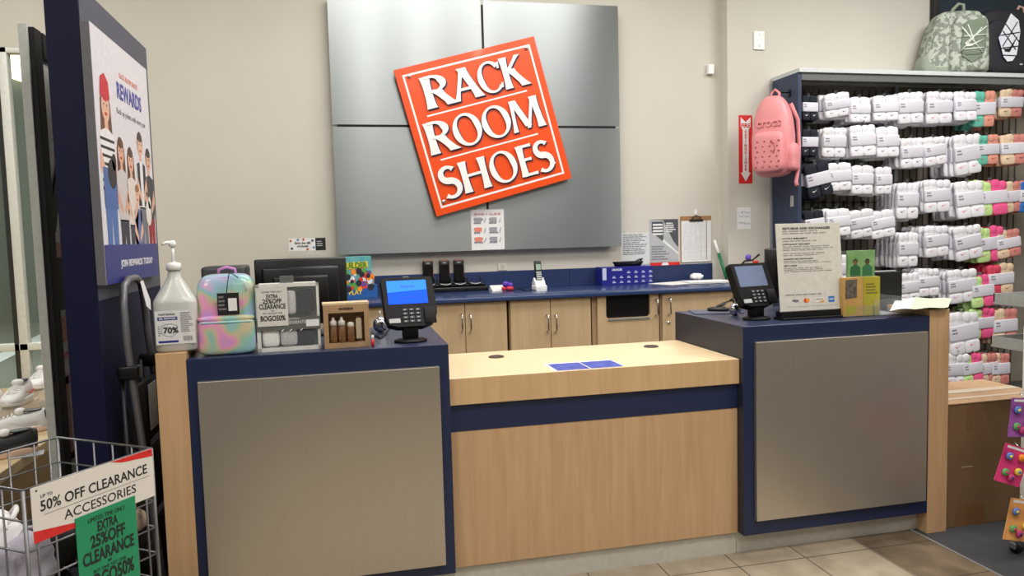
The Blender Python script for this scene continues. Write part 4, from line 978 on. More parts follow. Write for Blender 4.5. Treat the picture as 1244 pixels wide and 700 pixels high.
def make_pack(cl, cr, logo, full=True, seed=0, empty=None, flat=False):
    R_ = random.Random(seed); ma, mb_ = sockmat(cl, SOCKC[cl]), sockmat(cr, SOCKC[cr])
    if full:
        root = empty
        for s, m, lgc in ((-1, ma, logo[0]), (1, mb_, logo[1])):
            mb = MB(); half_sock(mb, s, 0, R_, flat); o = mb.build('sock', m, root)
            MB().flat(swoosh(s*SW0*.25, -SH0*.80, .020), .0215, 0, front()).build('logo', mat('swoosh_'+lgc, dict(k=(24, 24, 28), p=(226, 110, 140), w=(230, 230, 232), r=(170, 70, 70))[lgc], .6), o)
        bnd = MB().box(-SW0*.50, -.0225, -SH0*.66, SW0*.50, .0205, -SH0*.29, 0, .006).build('paper_band', BANDM, root)
        mb = MB(); textlines(mb, -SW0*.44, -SW0*.2, -SH0*.5, -SH0*.34, 2, front(0, -.0228, 0)); mb.build('band_print', INKG, bnd)
        MB().box(-.012, -.001, -SH0*.05, .012, .001, SH0*.10).build('hang_tab', glassy('acrylic', (210, 215, 220), .06), root)
        return root
    mb = MB(); half_sock(mb, -1, 0, R_, flat); half_sock(mb, 1, 1, R_, flat); mb.box(-SW0*.50, -.0215, -SH0*.66, SW0*.50, .0205, -SH0*.29, 2, .006)
    return mb.build('sock_pack', [ma, mb_, BANDM])
KINDS = dict(flatwhite=('w', 'w', 'kk'), black=('k', 'k', 'ww'), white=('w', 'w', 'kk'), whitepink=('w', 'w', 'pp'), teal=('t', 'c', 'rr'), tan=('b', 'r', 'kk'), lime=('l', 'm', 'pp'), blush=('b', 'r', 'rr'), pink=('f', 'b', 'rr'), grey=('g', 'w', 'kk'), blue=('u', 'l', 'kk'))
KLAB = dict(flatwhite='white', black='black', white='white', whitepink='white pink-logo', teal='teal and peach', tan='tan and rose', lime='lime and pink', blush='cream and rose', pink='red and cream', grey='grey and white', blue='blue and lime')
ORD = ['first', 'second', 'third', 'fourth', 'fifth', 'sixth', 'seventh']
protoF, protoB = {}, {}
def fullpack(kind, k):
    cl, cr, lg = KINDS[kind]
    r = thing('sock_pack', '', 'sock pack')
    if kind in protoF:
        for ch in protoF[kind].children: copy_tree(ch, r)
    else:
        make_pack(cl, cr, lg, True, k, r, kind in ('flatwhite', 'black')); protoF[kind] = r
    return r
def backpack_(kind, k):
    if kind in protoB:
        o = protoB[kind].copy(); COL.objects.link(o); return o
    cl, cr, lg = KINDS[kind]; o = make_pack(cl, cr, lg, False, 50+k, None, kind in ('flatwhite', 'black')); protoB[kind] = o; return o
HOOKM = mat('hook_black', (22, 22, 24), .4, .5)
hook0 = None
def add_hook(x, z, lab, grp, Lh=.27):
    global hook0
    if hook0 is None:
        h = thing('peg_hook', lab, 'hook', (x, YK1-.005, z), group=grp); hook0 = h
        MB().tube([(0, 0, 0), (0, -.25, .0), (0, -.272, .006), (0, -.278, .018)], .0028, 6).build('prong', HOOKM, h)
        MB().box(-.012, -.004, -.03, .012, .0, .02, 0, .001).build('back_plate', HOOKM, h)
    else:
        h = copy_tree(hook0); h.location = (x, YK1-.005, z); tag(h, lab, 'hook', grp)
    return h
ROWS = {'left bay': [
    ('top row', [('black', 972, 993, 116, 147, 0, 3), ('flatwhite', 998, 1033, 113, 142, -9, 5), ('flatwhite', 1031, 1057, 118, 149, 0, 4), ('flatwhite', 1059, 1090, 116, 147, 2, 5)]),
    ('second row', [('black', 972, 994, 157, 190, 0, 3), ('white', 998, 1029, 155, 191, 0, 5), ('white', 1031, 1062, 152, 190, -3, 5), ('flatwhite', 1061, 1092, 154, 191, -3, 4)]),
    ('third row', [('black', 974, 1006, 198, 240, 12, 3), ('flatwhite', 1001, 1034, 198, 232, -3, 4), ('flatwhite', 1033, 1061, 201, 236, 0, 4), ('flatwhite', 1062, 1083, 203, 236, -2, 4)]),
    ('fourth row', [('black', 974, 1000, 256, 290, 6, 3), ('flatwhite', 1001, 1032, 254, 287, -4, 4), ('flatwhite', 1030, 1060, 255, 289, -8, 4), ('flatwhite', 1054, 1085, 256, 289, -8, 4)]),
    ('fifth row', [('flatwhite', 1004, 1034, 310, 346, 0, 3), ('flatwhite', 1031, 1060, 312, 348, 0, 3)]),
  ], 'right bay': [
    ('top row', [('white', 1088, 1122, 112, 150, -4, 5), ('whitepink', 1124, 1158, 112, 150, -3, 5), ('whitepink', 1157, 1185, 112, 147, -3, 4), ('teal', 1183, 1209, 112, 154, -2, 4), ('tan', 1213, 1245, 108, 142, -2, 4)]),
    ('second row', [('white', 1092, 1122, 168, 204, -4, 4), ('whitepink', 1118, 1148, 167, 201, -8, 4), ('whitepink', 1157, 1189, 164, 212, -8, 5), ('teal', 1184, 1214, 165, 200, -3, 4), ('tan', 1214, 1246, 163, 200, -3, 4)]),
    ('third row', [('white', 1089, 1116, 222, 266, 0, 5), ('whitepink', 1121, 1153, 219, 258, -3, 5), ('whitepink', 1158, 1191, 221, 265, -6, 5), ('lime', 1184, 1221, 220, 262, -4, 4), ('blush', 1214, 1246, 221, 258, -5, 4), ('blue', 1237, 1262, 221, 258, 0, 3)]),
    ('fourth row', [('white', 1090, 1116, 283, 324, 0, 5), ('whitepink', 1120, 1152, 275, 312, -4, 5), ('whitepink', 1157, 1189, 275, 316, -10, 5), ('lime', 1185, 1218, 276, 318, -6, 4), ('blush', 1207, 1237, 280, 313, 8, 4)]),
    ('fifth row', [('white', 1088, 1117, 332, 368, -3, 4), ('whitepink', 1114, 1139, 327, 360, -3, 4), ('whitepink', 1150, 1184, 328, 368, -6, 5), ('lime', 1177, 1206, 335, 373, -4, 3), ('pink', 1198, 1231, 321, 358, 3, 4)]),
    ('sixth row', [('whitepink', 1149, 1187, 380, 430, -6, 4), ('lime', 1177, 1208, 375, 412, -3, 4), ('blush', 1205, 1235, 376, 417, -2, 4)]),
    ('seventh row', [('whitepink', 1146, 1176, 430, 470, 0, 3), ('lime', 1166, 1191, 430, 467, -6, 3), ('tan', 1186, 1210, 430, 467, -6, 3), ('blush', 1203, 1226, 430, 467, 0, 3)]),
  ]}
YFRONT = 4.745
kk = 0
for bay in ROWS:
    for row, items in ROWS[bay]:
        for n, (kind, u0, u1, v0, v1, tilt, nb) in enumerate(items):
            kk += 1; R_ = random.Random(kk)
            um = (u0+u1)/2; pt = AY(um, v0, YFRONT); pb = AY(um, v1, YFRONT); w = AY(u1, v0, YFRONT).x-AY(u0, v0, YFRONT).x; h = pt.z-pb.z
            s = (w/SW0*.93, 1, h/SH0)
            f = fullpack(kind, kk)
            lead = '%s sock pack' % KLAB[kind]
            f['label'] = '%s, front of the %s hook, %s, %s' % (lead, ORD[n], row, bay); f['group'] = 'sock packs on the wall display'
            f.location = pt; f.scale = s; f.rotation_euler = (R_.uniform(-.04, .12), -math.radians(abs(tilt)), R_.uniform(-.1, .1))
            for k in range(nb):
                o = backpack_(kind, kk)
                o.location = pt+Vector((R_.uniform(-.006, .006), .043*(k+1), R_.uniform(-.012, .004))); o.scale = (s[0]*R_.uniform(.94, 1.02), .85, s[2]*R_.uniform(.96, 1.04))
                o.rotation_euler = (R_.uniform(-.03, .08), R_.uniform(-.05, .05), R_.uniform(-.14, .14))
                tag(o, '%s, %s behind the front, %s hook, %s, %s' % (lead, ORD[k], ORD[n], row, bay), 'sock pack', 'sock packs on the wall display')
            add_hook(pt.x, pt.z+.012, 'peg hook of the %s packs, %s hook, %s, %s' % (KLAB[kind], ORD[n], row, bay), 'peg hooks on the sock display')
for i, u in enumerate((984, 997, 1010, 1022, 1035, 1047, 1059)):
    p = AY(u, 246, 4.9); h = add_hook(p.x, p.z, 'empty black peg hook, %s from the left in the gap below the third row' % ORD[i], 'empty peg hooks'); h.scale = (1, .6, 1)

# pink moulded backpack hanging on the side of the display
def sbp(nm): return mat(nm, (222, 142, 146), .45, var=.03)
PB = sbp('pink_rubber'); PBD = mat('pink_dark', (170, 84, 90), .6); PBF = mat('pink_fabric', (216, 136, 142), .7)
top, bot = AY(938, 119, 4.80), AY(938, 216, 4.80); Hh = top.z-bot.z
hookp = AY(940, 117, 4.84)
t = thing('backpack', 'pink moulded backpack hanging on the navy side of the sock display', 'backpack', (AY(939.5, 216, 4.74).x, 4.74, bot.z), -.95)
W2 = .142
def tf(p_): q = p_.copy(); k = 1-.42*max(0, q.z/(Hh*.5))**1.8; q.x *= k; q.y *= (1-.25*max(0, q.z/(Hh*.5))); return q
MB().sup((0, 0, Hh*.5), (W2, .085, Hh*.5), .45, .55, 36, 24, fn=tf).build('main_shell', PB, t)
MB().sup((-.0, -.075, Hh*.30), (W2*.80, .05, Hh*.25), .4, .45, 30, 18).build('front_pocket', PB, t)
h_ = MB(); R_ = random.Random(3)
for r in range(6):
    for c_ in range(4):
        x = -.075+c_*.05+(r % 2)*.012; z = Hh*(.12+.062*r); h_.cyl((x, -.1275 if abs(x) < .09 else -.118, z), (x, -.11, z), .006, 10)
h_.build('hole_pattern', PBD, t)
text('crocs', .085, PB, t, front(0, -.082, Hh*.66) @ Matrix.Rotation(.0, 4, 'X'), name='embossed_lettering', ext=.006, bold=.02, fitw=.17)
MB().tube([(.03, -.13, Hh*.42), (.055, -.128, Hh*.40), (.06, -.126, Hh*.33), (.05, -.127, Hh*.28)], .004, 6).build('zip_pull', PBD, t)
MB().tube([(W2*.9, .02, Hh*.2)]+[(W2*(.93-.36*math.sin(a)**2)*math.cos(a), .02, Hh*.5+Hh*.47*math.sin(a)) for a in [PI*k/16 for k in range(17)]]+[(-W2*.9, .02, Hh*.2)], .005, 6).build('zip_line', PBD, t)
MB().sup((W2*1.0, .0, Hh*.24), (.035, .06, Hh*.17), .5, .6, 18, 12, fn=lambda q: q*(1+.10*math.sin(q.z*60))).build('side_pocket', PBF, t)
MB().tube([(W2*.7, .06, Hh*.9), (W2*.95, .10, Hh*.7), (W2*.95, .12, Hh*.4), (W2*1.05, .07, Hh*.10), (W2*1.02, .04, -.04), (W2*1.1, .03, -.07)], .014, 8).build('shoulder_strap', PBF, t)
MB().tube([(-.03, .02, Hh*.97), (-.025, .03, Hh*1.04), (.0, .035, Hh*1.09), (.03, .03, Hh*1.04), (.035, .02, Hh*.97)], .010, 8).build('hand_loop', PBF, t)
hk = thing('peg_hook', 'black hook on the navy panel holding up the pink backpack', 'hook', (XK0-.001, 4.80, bot.z+Hh*1.07))
MB().box(-.006, -.012, -.03, .0, .012, .02).tube([(-.003, 0, 0), (-.07, 0, 0), (-.085, 0, .02)], .004, 6).build('prong', HOOKM, hk)

# backpacks on the top shelf
ZS = ZK+.0265
pl, pr_ = AY(1122, 87, 4.84), AY(1190, 89, 4.84); w = pr_.x-pl.x; hh = AY(1162, 10, 4.84).z-ZS
CAMO = mat('green_camo', (124, 132, 120), .8, scale=30, rgb2=(176, 182, 170)); 
[n for n in CAMO.node_tree.nodes if n.type == 'VALTORGB'][0].color_ramp.elements[0].position = .47; [n for n in CAMO.node_tree.nodes if n.type == 'VALTORGB'][0].color_ramp.elements[1].position = .53
SAGE = mat('sage_fabric', (142, 152, 136), .8); SAGED = mat('sage_dark', (112, 124, 106), .8); CORD = mat('pale_cord', (206, 212, 200), .6)
t = thing('backpack', 'sage green camouflage backpack on the top shelf of the sock display', 'backpack', ((pl.x+pr_.x)/2, 4.85, ZS), -.25)
def lean(Hq, k, sh=.0):
    def f(q): 
        q = q.copy(); s = (q.z/Hq+1)/2; q.x = q.x*(1-k*s*s)+sh*s; q.y *= (1-.2*s); return q
    return f
Hb = hh*.465
MB().sup((0, 0, Hb), (w*.49, .12, Hb), .26, .45, 40, 22, fn=lean(Hb, .36, .035)).build('main_bag', CAMO, t)
MB().sup((-.002, .0, Hb*.36), (w*.51, .124, Hb*.36), .4, .5, 32, 10, fn=lean(Hb*.36, .06)).build('base_fabric', SAGE, t)
MB().sup((.055, -.105, Hb*.90), (w*.29, .06, Hb*.88), .34, .5, 30, 16, fn=lean(Hb*.8, .16, .02)).build('front_pocket', CAMO, t)
MB().sup((.065, -.163, Hb*1.05), (w*.18, .014, Hb*.55), .4, .5, 20, 10, fn=lean(Hb*.5, .1, .02)).build('cord_panel', SAGED, t)
zc = Hb*1.0
for a_, b_ in (((-.02, .9), (.16, -.2)), ((.15, .85), (-.02, -.1)), ((.0, .5), (.19, .55)), ((.01, .2), (.19, .9)), ((.0, -.05), (.17, .0)), ((.03, 1.0), (.1, .1))):
    MB().tube([(-.005+a_[0]*.85, -.178, Hb*.72+a_[1]*Hb*.72), (-.005+b_[0]*.85, -.178, Hb*.72+b_[1]*Hb*.72)], .005, 6).build('bungee_cord', CORD, t)
MB().flat(swoosh(.07, Hb*.84, .075), .183, 0, front()).build('logo', CORD, t)
MB().flat([(-.015, Hb*.50), (.06, Hb*.28), (.14, Hb*.50), (.125, Hb*.58), (.0, Hb*.58)], .170, 0, front()).build('lower_patch', SAGED, t)
MB().tube([(-.01, .0, Hb*1.97), (.01, .0, Hb*2.12), (.05, .0, Hb*2.28), (.085, .0, Hb*2.26), (.09, .0, Hb*1.95)], .012, 8).build('hand_loop', SAGE, t)
MB().tube([(-w*.42, -.08, Hb*.2), (-w*.36, -.085, Hb*1.1), (-w*.2, -.075, Hb*1.8), (.05, -.07, Hb*1.93)], .006, 6).build('zip_line', SAGED, t)

pl, pr_ = AY(1190, 89, 4.84), AY(1240, 91, 4.84); w = pr_.x-pl.x; hh = AY(1215, 12, 4.84).z-ZS
NB = mat('black_nylon', (28, 30, 36), .75)
t = thing('backpack', 'black backpack with a white laced front panel on the top shelf', 'backpack', ((pl.x+pr_.x)/2+.0, 4.86, ZS), -.2)
Hb = hh*.5
MB().sup((0, 0, Hb), (w*.53, .11, Hb), .38, .5, 34, 20, fn=lean(Hb, .10)).build('main_bag', NB, t)
MB().sup((-.02, -.09, Hb*.85), (w*.42, .05, Hb*.78), .4, .5, 28, 16, fn=lean(Hb*.8, .1)).build('front_pocket', NB, t)
DX = Matrix.Translation((-.075, 0, 0))
pn = MB().flat([(-.03, Hb*1.05), (.06, Hb*1.75), (.12, Hb*1.55), (.135, Hb*1.2), (.11, Hb*.55), (.08, Hb*.38), (.04, Hb*.36), (.01, Hb*.5), (-.015, Hb*.85)], .152, 0, DX @ front()).build('white_panel', mat('panel_white', (214, 216, 226), .6), t)
for (x0_, z0, x1_, z1) in ((-.02, 1.12, .13, 1.2), (.0, 1.25, .1, .7), (.02, 1.45, .13, .9), (-.01, .75, .12, .8), (.0, .55, .11, .52), (.11, 1.5, .0, .8)): MB().tube([(x0_, -.155, Hb*z0), (x1_, -.155, Hb*z1)], .0035, 5, M=DX).build('bungee_cord', BLACK, pn)
MB().flat([(.0, Hb*.80), (.02, Hb*.66), (.055, Hb*.64), (.125, Hb*1.18), (.05, Hb*.74), (.02, Hb*.72)], .158, 0, DX @ front()).build('logo', BLACK, pn)
MB().tube([(-.04, 0, Hb*1.95), (-.02, 0, Hb*2.02), (.03, 0, Hb*2.02), (.05, 0, Hb*1.95)], .011, 8).build('hand_loop', NB, t)
MB().box(.07, -.142, Hb*.26, .09, -.138, Hb*.30).build('white_tab', LGREY, t)
p0 = AY(1237, 91, 4.84)
PK = mat('dusty_pink', (206, 160, 152), .8)
t = thing('backpack', 'dusty pink backpack at the right edge, on the top shelf', 'backpack', (p0.x+.125, 4.86, ZS), -.1)
Hb = .235
MB().sup((0, 0, Hb), (.17, .11, Hb), .4, .5, 30, 18, fn=lean(Hb, .15)).build('main_bag', PK, t)
MB().sup((.0, -.09, Hb*.7), (.12, .05, Hb*.6), .4, .5, 24, 14).build('front_pocket', PK, t)
MB().tube([(-.13, 0, Hb*1.7), (-.125, 0, Hb*2.15), (-.10, 0, Hb*2.35), (-.06, 0, Hb*2.3), (-.05, 0, Hb*1.85)], .010, 8).build('hand_loop', PK, t)
# wall screen
p0 = AY(1133.5, 33, 5.0)
t = thing('wall_screen', 'dark flat screen on the wall above the shelf backpacks', 'screen', (p0.x, 4.985, p0.z))
MB().box(0, 0, 0, 1.35, .05, .78, 0, .004).build('screen_case', mat('screen_frame', (20, 20, 22), .4), t)
MB().box(.045, -.002, .045, 1.31, -.0005, .74).build('screen_glass', mat('screen_dark', (40, 52, 62), .25, emit=.05), t)

# cardboard box beside the counter
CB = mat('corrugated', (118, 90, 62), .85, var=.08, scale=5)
t = thing('cardboard_box', 'large taped cardboard box on the carpet beside the right end post', 'box', (2.722, 2.885, 0))
bw, bdp, bh = .60, .40, AY(1190, 488, 2.885).z
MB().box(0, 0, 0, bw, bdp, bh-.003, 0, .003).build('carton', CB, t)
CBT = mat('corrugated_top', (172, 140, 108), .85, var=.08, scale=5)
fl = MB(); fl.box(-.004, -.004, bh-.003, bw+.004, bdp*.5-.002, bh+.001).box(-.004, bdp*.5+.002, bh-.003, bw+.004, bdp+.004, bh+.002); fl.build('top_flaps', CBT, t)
tp = mat('packing_tape', (206, 190, 166), .25)
MB().box(-.003, bdp*.5-.03, bh+.0022, bw+.003, bdp*.5+.03, bh+.003).build('packing_tape', tp, t); MB().box(-.003, bdp*.16, bh+.0015, bw+.003, bdp*.16+.03, bh+.0024).build('packing_tape', tp, t)
tpf = mat('tape_brown', (124, 90, 58), .25); MB().box(.11, -.0008, bh-.14, .145, -.0002, bh-.002).build('packing_tape', tpf, t); MB().box(.06, -.0009, .0, .22, -.0002, .10).build('packing_tape', tpf, t)
MB().box(.085, -.001, bh*.48, .15, -.0002, bh*.485).build('crease_mark', tp, t)

# spinner rack at the right edge
pc = AZ(1234, 672, 0)
t = spn = thing('spinner_rack', 'grey spinner rack on casters at the right edge of the view', 'rack', (pc.x+.235, pc.y+.0, 0))
SPG = mat('spinner_grey', (150, 152, 150), .45); SPW = mat('spinner_white', (206, 206, 202), .45)
Xs, Ys = pc.x+.20, pc.y+.10
for dx, dy in ((-.235, -.0), (.2, -.1), (.0, .2)):
    c_ = MB().lathe([(0, -.012), (.028, -.012), (.030, 0), (.028, .012), (0, .012)], 18, M=Matrix.Translation((dx, dy, .030)) @ Matrix.Rotation(PI/2, 4, 'Y')).build('caster', BLACK, t)
    MB().box(dx-.022, dy-.012, .03, dx+.022, dy+.02, .075, 0, .003).box(dx-.03, dy-.02, .028, dx-.02, dy+.01, .05).build('caster_fork', CHROME, c_)
    MB().tube([(dx, dy, .085), (0, .03, .10)], .014, 8).build('foot_bar', SPW, t)
MB().box(-.075, -.045, .085, .075, .105, 1.40, 0, .006).build('column', SPW, t); MB().box(-.235, -.03, .09, -.16, -.01, 1.0, 0, .004).build('side_rail', SPW, t)
RIB = mat('ribbed_grey', (112, 128, 126), .4)
for z, x0 in ((.885, -.225), (1.075, -.215)):
    mb = MB(); mb.box(x0, -.13, z, .2, .16, z+.012, 0, .002).box(x0, -.13, z+.012, x0+.006, .16, z+.05).box(x0, -.13, z+.012, .2, -.124, z+.05).box(x0, .154, z+.012, .2, .16, z+.05); mb.build('tray', SPG, t)
    mb = MB(); mb.box(x0+.008, -.118, z+.012, x0+.30, -.110, z+.115)
    for k in range(14): mb.box(x0+.008+k*.02, -.122, z+.012, x0+.018+k*.02, -.1175, z+.115)
    mb.build('ribbed_panel', RIB, t)
for z in (.30, .62, .84): MB().tube([(-.07, .0, z), (-.20, -.06, z), (-.205, -.075, z+.01)], .004, 6).build('card_arm', CHROME, t)
CC = dict(p=(196, 60, 120), o=(236, 140, 40), y=(230, 206, 70), b=(86, 120, 190), g=(90, 160, 90), d=(70, 60, 110))
def charm_card(label, quad, Y, bg, bg2, seed):
    P_ = [AY(u, v, Y) for u, v in quad]; c_ = sum(P_, Vector())/4; e = (P_[1]-P_[0]+P_[2]-P_[3])/2; f = (P_[0]-P_[3]+P_[1]-P_[2])/2
    s = thing('charm_card', label, 'card pack', c_, rot=(0, -math.atan2(e.z, e.x), .0), group='charm cards hanging on the spinner rack')
    w_, h_ = e.length, f.length
    MB().box(-w_/2, 0, -h_/2, w_/2, .002, h_/2).build('card', mat(bg2, bg, .35, rgb2=tuple(min(255, int(x*1.25)+20) for x in bg), scale=10), s)
    R_ = random.Random(seed)
    for k in range(5):
        x, z = ((-.25, .2), (.22, .25), (.24, -.12), (-.22, -.22), (.05, -.32))[k]; ck = 'boygp'[k]
        o = MB().sup((x*w_, -.006, z*h_), (.017, .008, .016), .9, .9, 14, 8).build('charm', mat('charm_'+ck, CC[ck], .35), s)
        MB().sup((x*w_, -.012, z*h_), (.008, .004, .007), .9, .9, 10, 6).build('charm_face', mat('charm_'+'yobpd'[k], CC['yobpd'[k]], .35), o)
    MB().box(-w_*.4, -.0008, h_*.40, w_*.4, -.0002, h_*.46).build('title_strip', PAPER, s)
    MB().tube([(0, .0, h_*.5), (0, .02, h_*.5+.012), (.03, .05, h_*.5+.012)], .002, 6).build('hang_wire', CHROME, s)
charm_card('purple charm card at the top of the spinner side, above the tilted pink card', ((1227, 484), (1256, 484), (1256, 532), (1227, 530)), pc.y-.10, (120, 60, 130), 'card_purple', 1)
charm_card('tilted pink charm card sticking out furthest left on the spinner', ((1219, 538), (1248, 546), (1242, 594), (1211, 583)), pc.y-.13, (180, 40, 96), 'card_pink', 2)
charm_card('yellow and purple charm card lowest on the spinner, above the caster', ((1224, 606), (1254, 608), (1254, 660), (1223, 654)), pc.y-.10, (190, 130, 70), 'card_yellow', 3)
# ------------------------------------------------------------------ left side: navy fin wall with the rewards poster
XP0, XP1, YPA, YPB, ZPT = -.957, -.85, 2.86, 3.775, 2.345
t = thing('navy_fin_panel', 'tall navy free-standing fin panel left of the counter, carrying the poster', 'panel', ((XP0+XP1)/2, YPA, 0))
w2 = (XP1-XP0)/2
o = MB().box(-w2, 0, 0, w2, YPB-YPA, ZPT, 0, .002).build('fin_core', [mat('fin_navy', (9, 13, 46), .6, var=.08, spec=.25), mat('fin_side_lit', (74, 76, 92), .5, var=.06)], t)
MB().box(w2, 0.004, 1.25, w2+.0015, YPB-YPA-.004, ZPT-.002).build('lit_facing', mat('fin_side_lit', (74, 76, 92), .5), t)  # paler navy side: its light put into the colour, shade below poster left dark
XQ = -.818; YQ0, YQ1, ZQ0, ZQ1 = 2.853, 3.612, 1.305, 2.215
ps = thing('rewards_poster', 'large rewards poster of a family, mounted on the navy fin panel', 'poster', (XQ, YQ0, ZQ0))
PW, PH = YQ1-YQ0, ZQ1-ZQ0
MB().box(-.030, 0, 0, -.001, PW, PH, 0, .001).build('backing_board', mat('board_grey', (96, 96, 100), .5), ps)
face = MB().box(-.001, .004, 0, 0, PW, PH).build('print_sheet', mat('poster_white', (214, 212, 220), .35), ps)
FX = facing_x(0, 0, 0)
MB().flat([(.004, 0), (PW, 0), (PW, PH*.155), (.004, PH*.155)], .0012, 0, FX).build('navy_footer', mat('poster_navy', (44, 50, 122), .4), face)
text('JOIN REWARDS TODAY', .036, PAPER, face, FX @ Matrix.Translation((PW*.56, PH*.075, .0016)), fitw=PW*.62, bold=.02)
text('RACK ROOM SHOES', .030, mat('poster_orange', (226, 140, 110), .5), face, FX @ Matrix.Translation((PW*.60, PH*.872, .0006)), fitw=PW*.34)
text('REWARDS', .085, mat('poster_blue', (60, 66, 150), .5), face, FX @ Matrix.Translation((PW*.60, PH*.80, .0006)), fitw=PW*.46, bold=.03)
text('Rack up points with every pair', .032, INKG, face, FX @ Matrix.Translation((PW*.62, PH*.715, .0006)), fitw=PW*.55)
def el(cx_, cz, rx, rz_, n=18): return [(cx_+rx*math.cos(2*PI*k/n), cz+rz_*math.sin(2*PI*k/n)) for k in range(n)]
def pperson(x, zt, s, skin, hair, top, legs, hat=None, long_hair=False, stripe=None, vest=None, zb=.155):
    """flat printed figure; s = head height as fraction of PH"""
    hz = zt-s*.55; hw = s*PH*.40; X = x*PW; Z = lambda q: q*PH
    mats = [mat('pr_skin%d' % skin[0], skin, .5), mat('pr_hair%d%d' % hair[:2], hair, .5), mat('pr_top%d%d%d' % top, top, .5), mat('pr_leg%d%d%d' % legs, legs, .5), mat('pr_white', (226, 224, 224), .5), mat('pr_red', (190, 40, 52), .5), mat('pr_dark', (34, 34, 42), .5)]
    mb = MB(); sh = hw*1.75; zs = hz-s*.72; hip = zs-s*2.0
    if long_hair: mb.flat([(X-hw*1.25, Z(hz+s*.2)), (X-hw*1.5, Z(hz-s*1.1)), (X-hw*.4, Z(hz-s*1.4)), (X+hw*.4, Z(hz-s*1.4)), (X+hw*1.5, Z(hz-s*1.1)), (X+hw*1.25, Z(hz+s*.2))], .0004, 1, FX)
    mb.flat(el(X, Z(hz+s*.10), hw*1.15, s*PH*.52), .0005, 1, FX)
    mb.flat([(X-hw*.4, Z(hz-s*.3)), (X+hw*.4, Z(hz-s*.3)), (X+hw*.45, Z(zs)), (X-hw*.45, Z(zs))], .0006, 0, FX)
    mb.flat([(X-sh, Z(zs-s*.1)), (X-hw*.4, Z(zs+s*.05)), (X+hw*.4, Z(zs+s*.05)), (X+sh, Z(zs-s*.1)), (X+sh*1.1, Z(hip+s*.5)), (X+sh*.8, Z(hip)), (X-sh*.8, Z(hip)), (X-sh*1.1, Z(hip+s*.5))], .0007, 2, FX)
    if stripe:
        for k in range(7): mb.flat([(X-sh, Z(zs-s*(.25+.25*k))), (X+sh, Z(zs-s*(.25+.25*k))), (X+sh, Z(zs-s*(.34+.25*k))), (X-sh, Z(zs-s*(.34+.25*k)))], .0008, 6, FX)
    if vest:
        for k in (-1, 1): mb.flat([(X+k*sh*.95, Z(zs-s*.1)), (X+k*sh*.35, Z(zs)), (X+k*sh*.3, Z(hip+s*.1)), (X+k*sh*.95, Z(hip+s*.1))], .0008, 6, FX)
    mb.flat([(X-sh*.85, Z(hip+s*.05)), (X+sh*.85, Z(hip+s*.05)), (X+sh*.8, Z(zb)), (X+sh*.1, Z(zb)), (X, Z(hip-s*.5)), (X-sh*.1, Z(zb)), (X-sh*.8, Z(zb))], .0007, 3, FX)
    for k in (-1, 1): mb.flat([(X+k*sh*1.02, Z(zs-s*.6)), (X+k*sh*1.2, Z(zs-s*1.2)), (X+k*sh*.3, Z(zs-s*1.75)), (X+k*sh*.2, Z(zs-s*1.5))], .0009, 0, FX)
    mb.flat(el(X, Z(hz), hw, s*PH*.47), .0010, 0, FX)
    for k in (-1, 1): mb.flat(el(X+k*hw*.38, Z(hz+s*.06), hw*.13, s*PH*.035, 10), .0013, 6, FX)
    mb.flat(el(X, Z(hz-s*.22), hw*.36, s*PH*.05, 12), .0013, 5, FX)
    mb.flat(el(X, Z(hz+s*.36), hw*.95, s*PH*.20), .0012, 5 if hat else 1, FX)
    if hat: mb.flat([(X-hw*1.2, Z(hz+s*.28)), (X+hw*1.2, Z(hz+s*.28)), (X+hw*1.0, Z(hz+s*.80)), (X+hw*.1, Z(hz+s*1.02)), (X-hw*.9, Z(hz+s*.85))], .0014, 5, FX)
    mb.build('printed_person', mats, face)
SK = (214, 168, 144)
pperson(.54, .575, .104, SK, (84, 56, 40), (216, 206, 200), (60, 60, 74), long_hair=True)
pperson(.37, .60, .106, (206, 160, 136), (94, 60, 40), (196, 190, 190), (52, 52, 64), long_hair=True)
pperson(.91, .605, .102, SK, (58, 44, 38), (60, 60, 66), (150, 40, 48))
pperson(.75, .665, .106, (218, 176, 152), (80, 58, 46), (220, 220, 226), (110, 112, 124), vest=True)
pperson(.63, .42, .085, (222, 180, 156), (150, 104, 66), (96, 112, 168), (220, 210, 208))
pperson(.16, .775, .130, (216, 172, 150), (98, 62, 44), (222, 220, 222), (76, 108, 168), hat=True, long_hair=True, stripe=True)
mb = MB(); Z = PH
mb.flat([(PW*.06, Z*.46), (PW*.27, Z*.46), (PW*.27, Z*.30), (PW*.06, Z*.30)], .0016, 0, FX); mb.build('printed_bib', mat('denim_print', (70, 100, 158), .5), face)
mb = MB()
for x, z, rx, rz_ in ((.20, .44, .07, .06), (.24, .49, .035, .035), (.85, .30, .06, .06), (.88, .35, .03, .03)): mb.flat(el(PW*x, Z*z, PW*rx, Z*rz_), .0018, 0 if x < .5 else 1, FX)
mb.build('printed_pet', [mat('pet_black', (40, 38, 42), .5), mat('pet_white', (222, 218, 214), .5)], face)
MB().box(-.03, PW, PH*.87, -.01, PW+.012, PH*.92).build('side_clip', BLACK, ps)

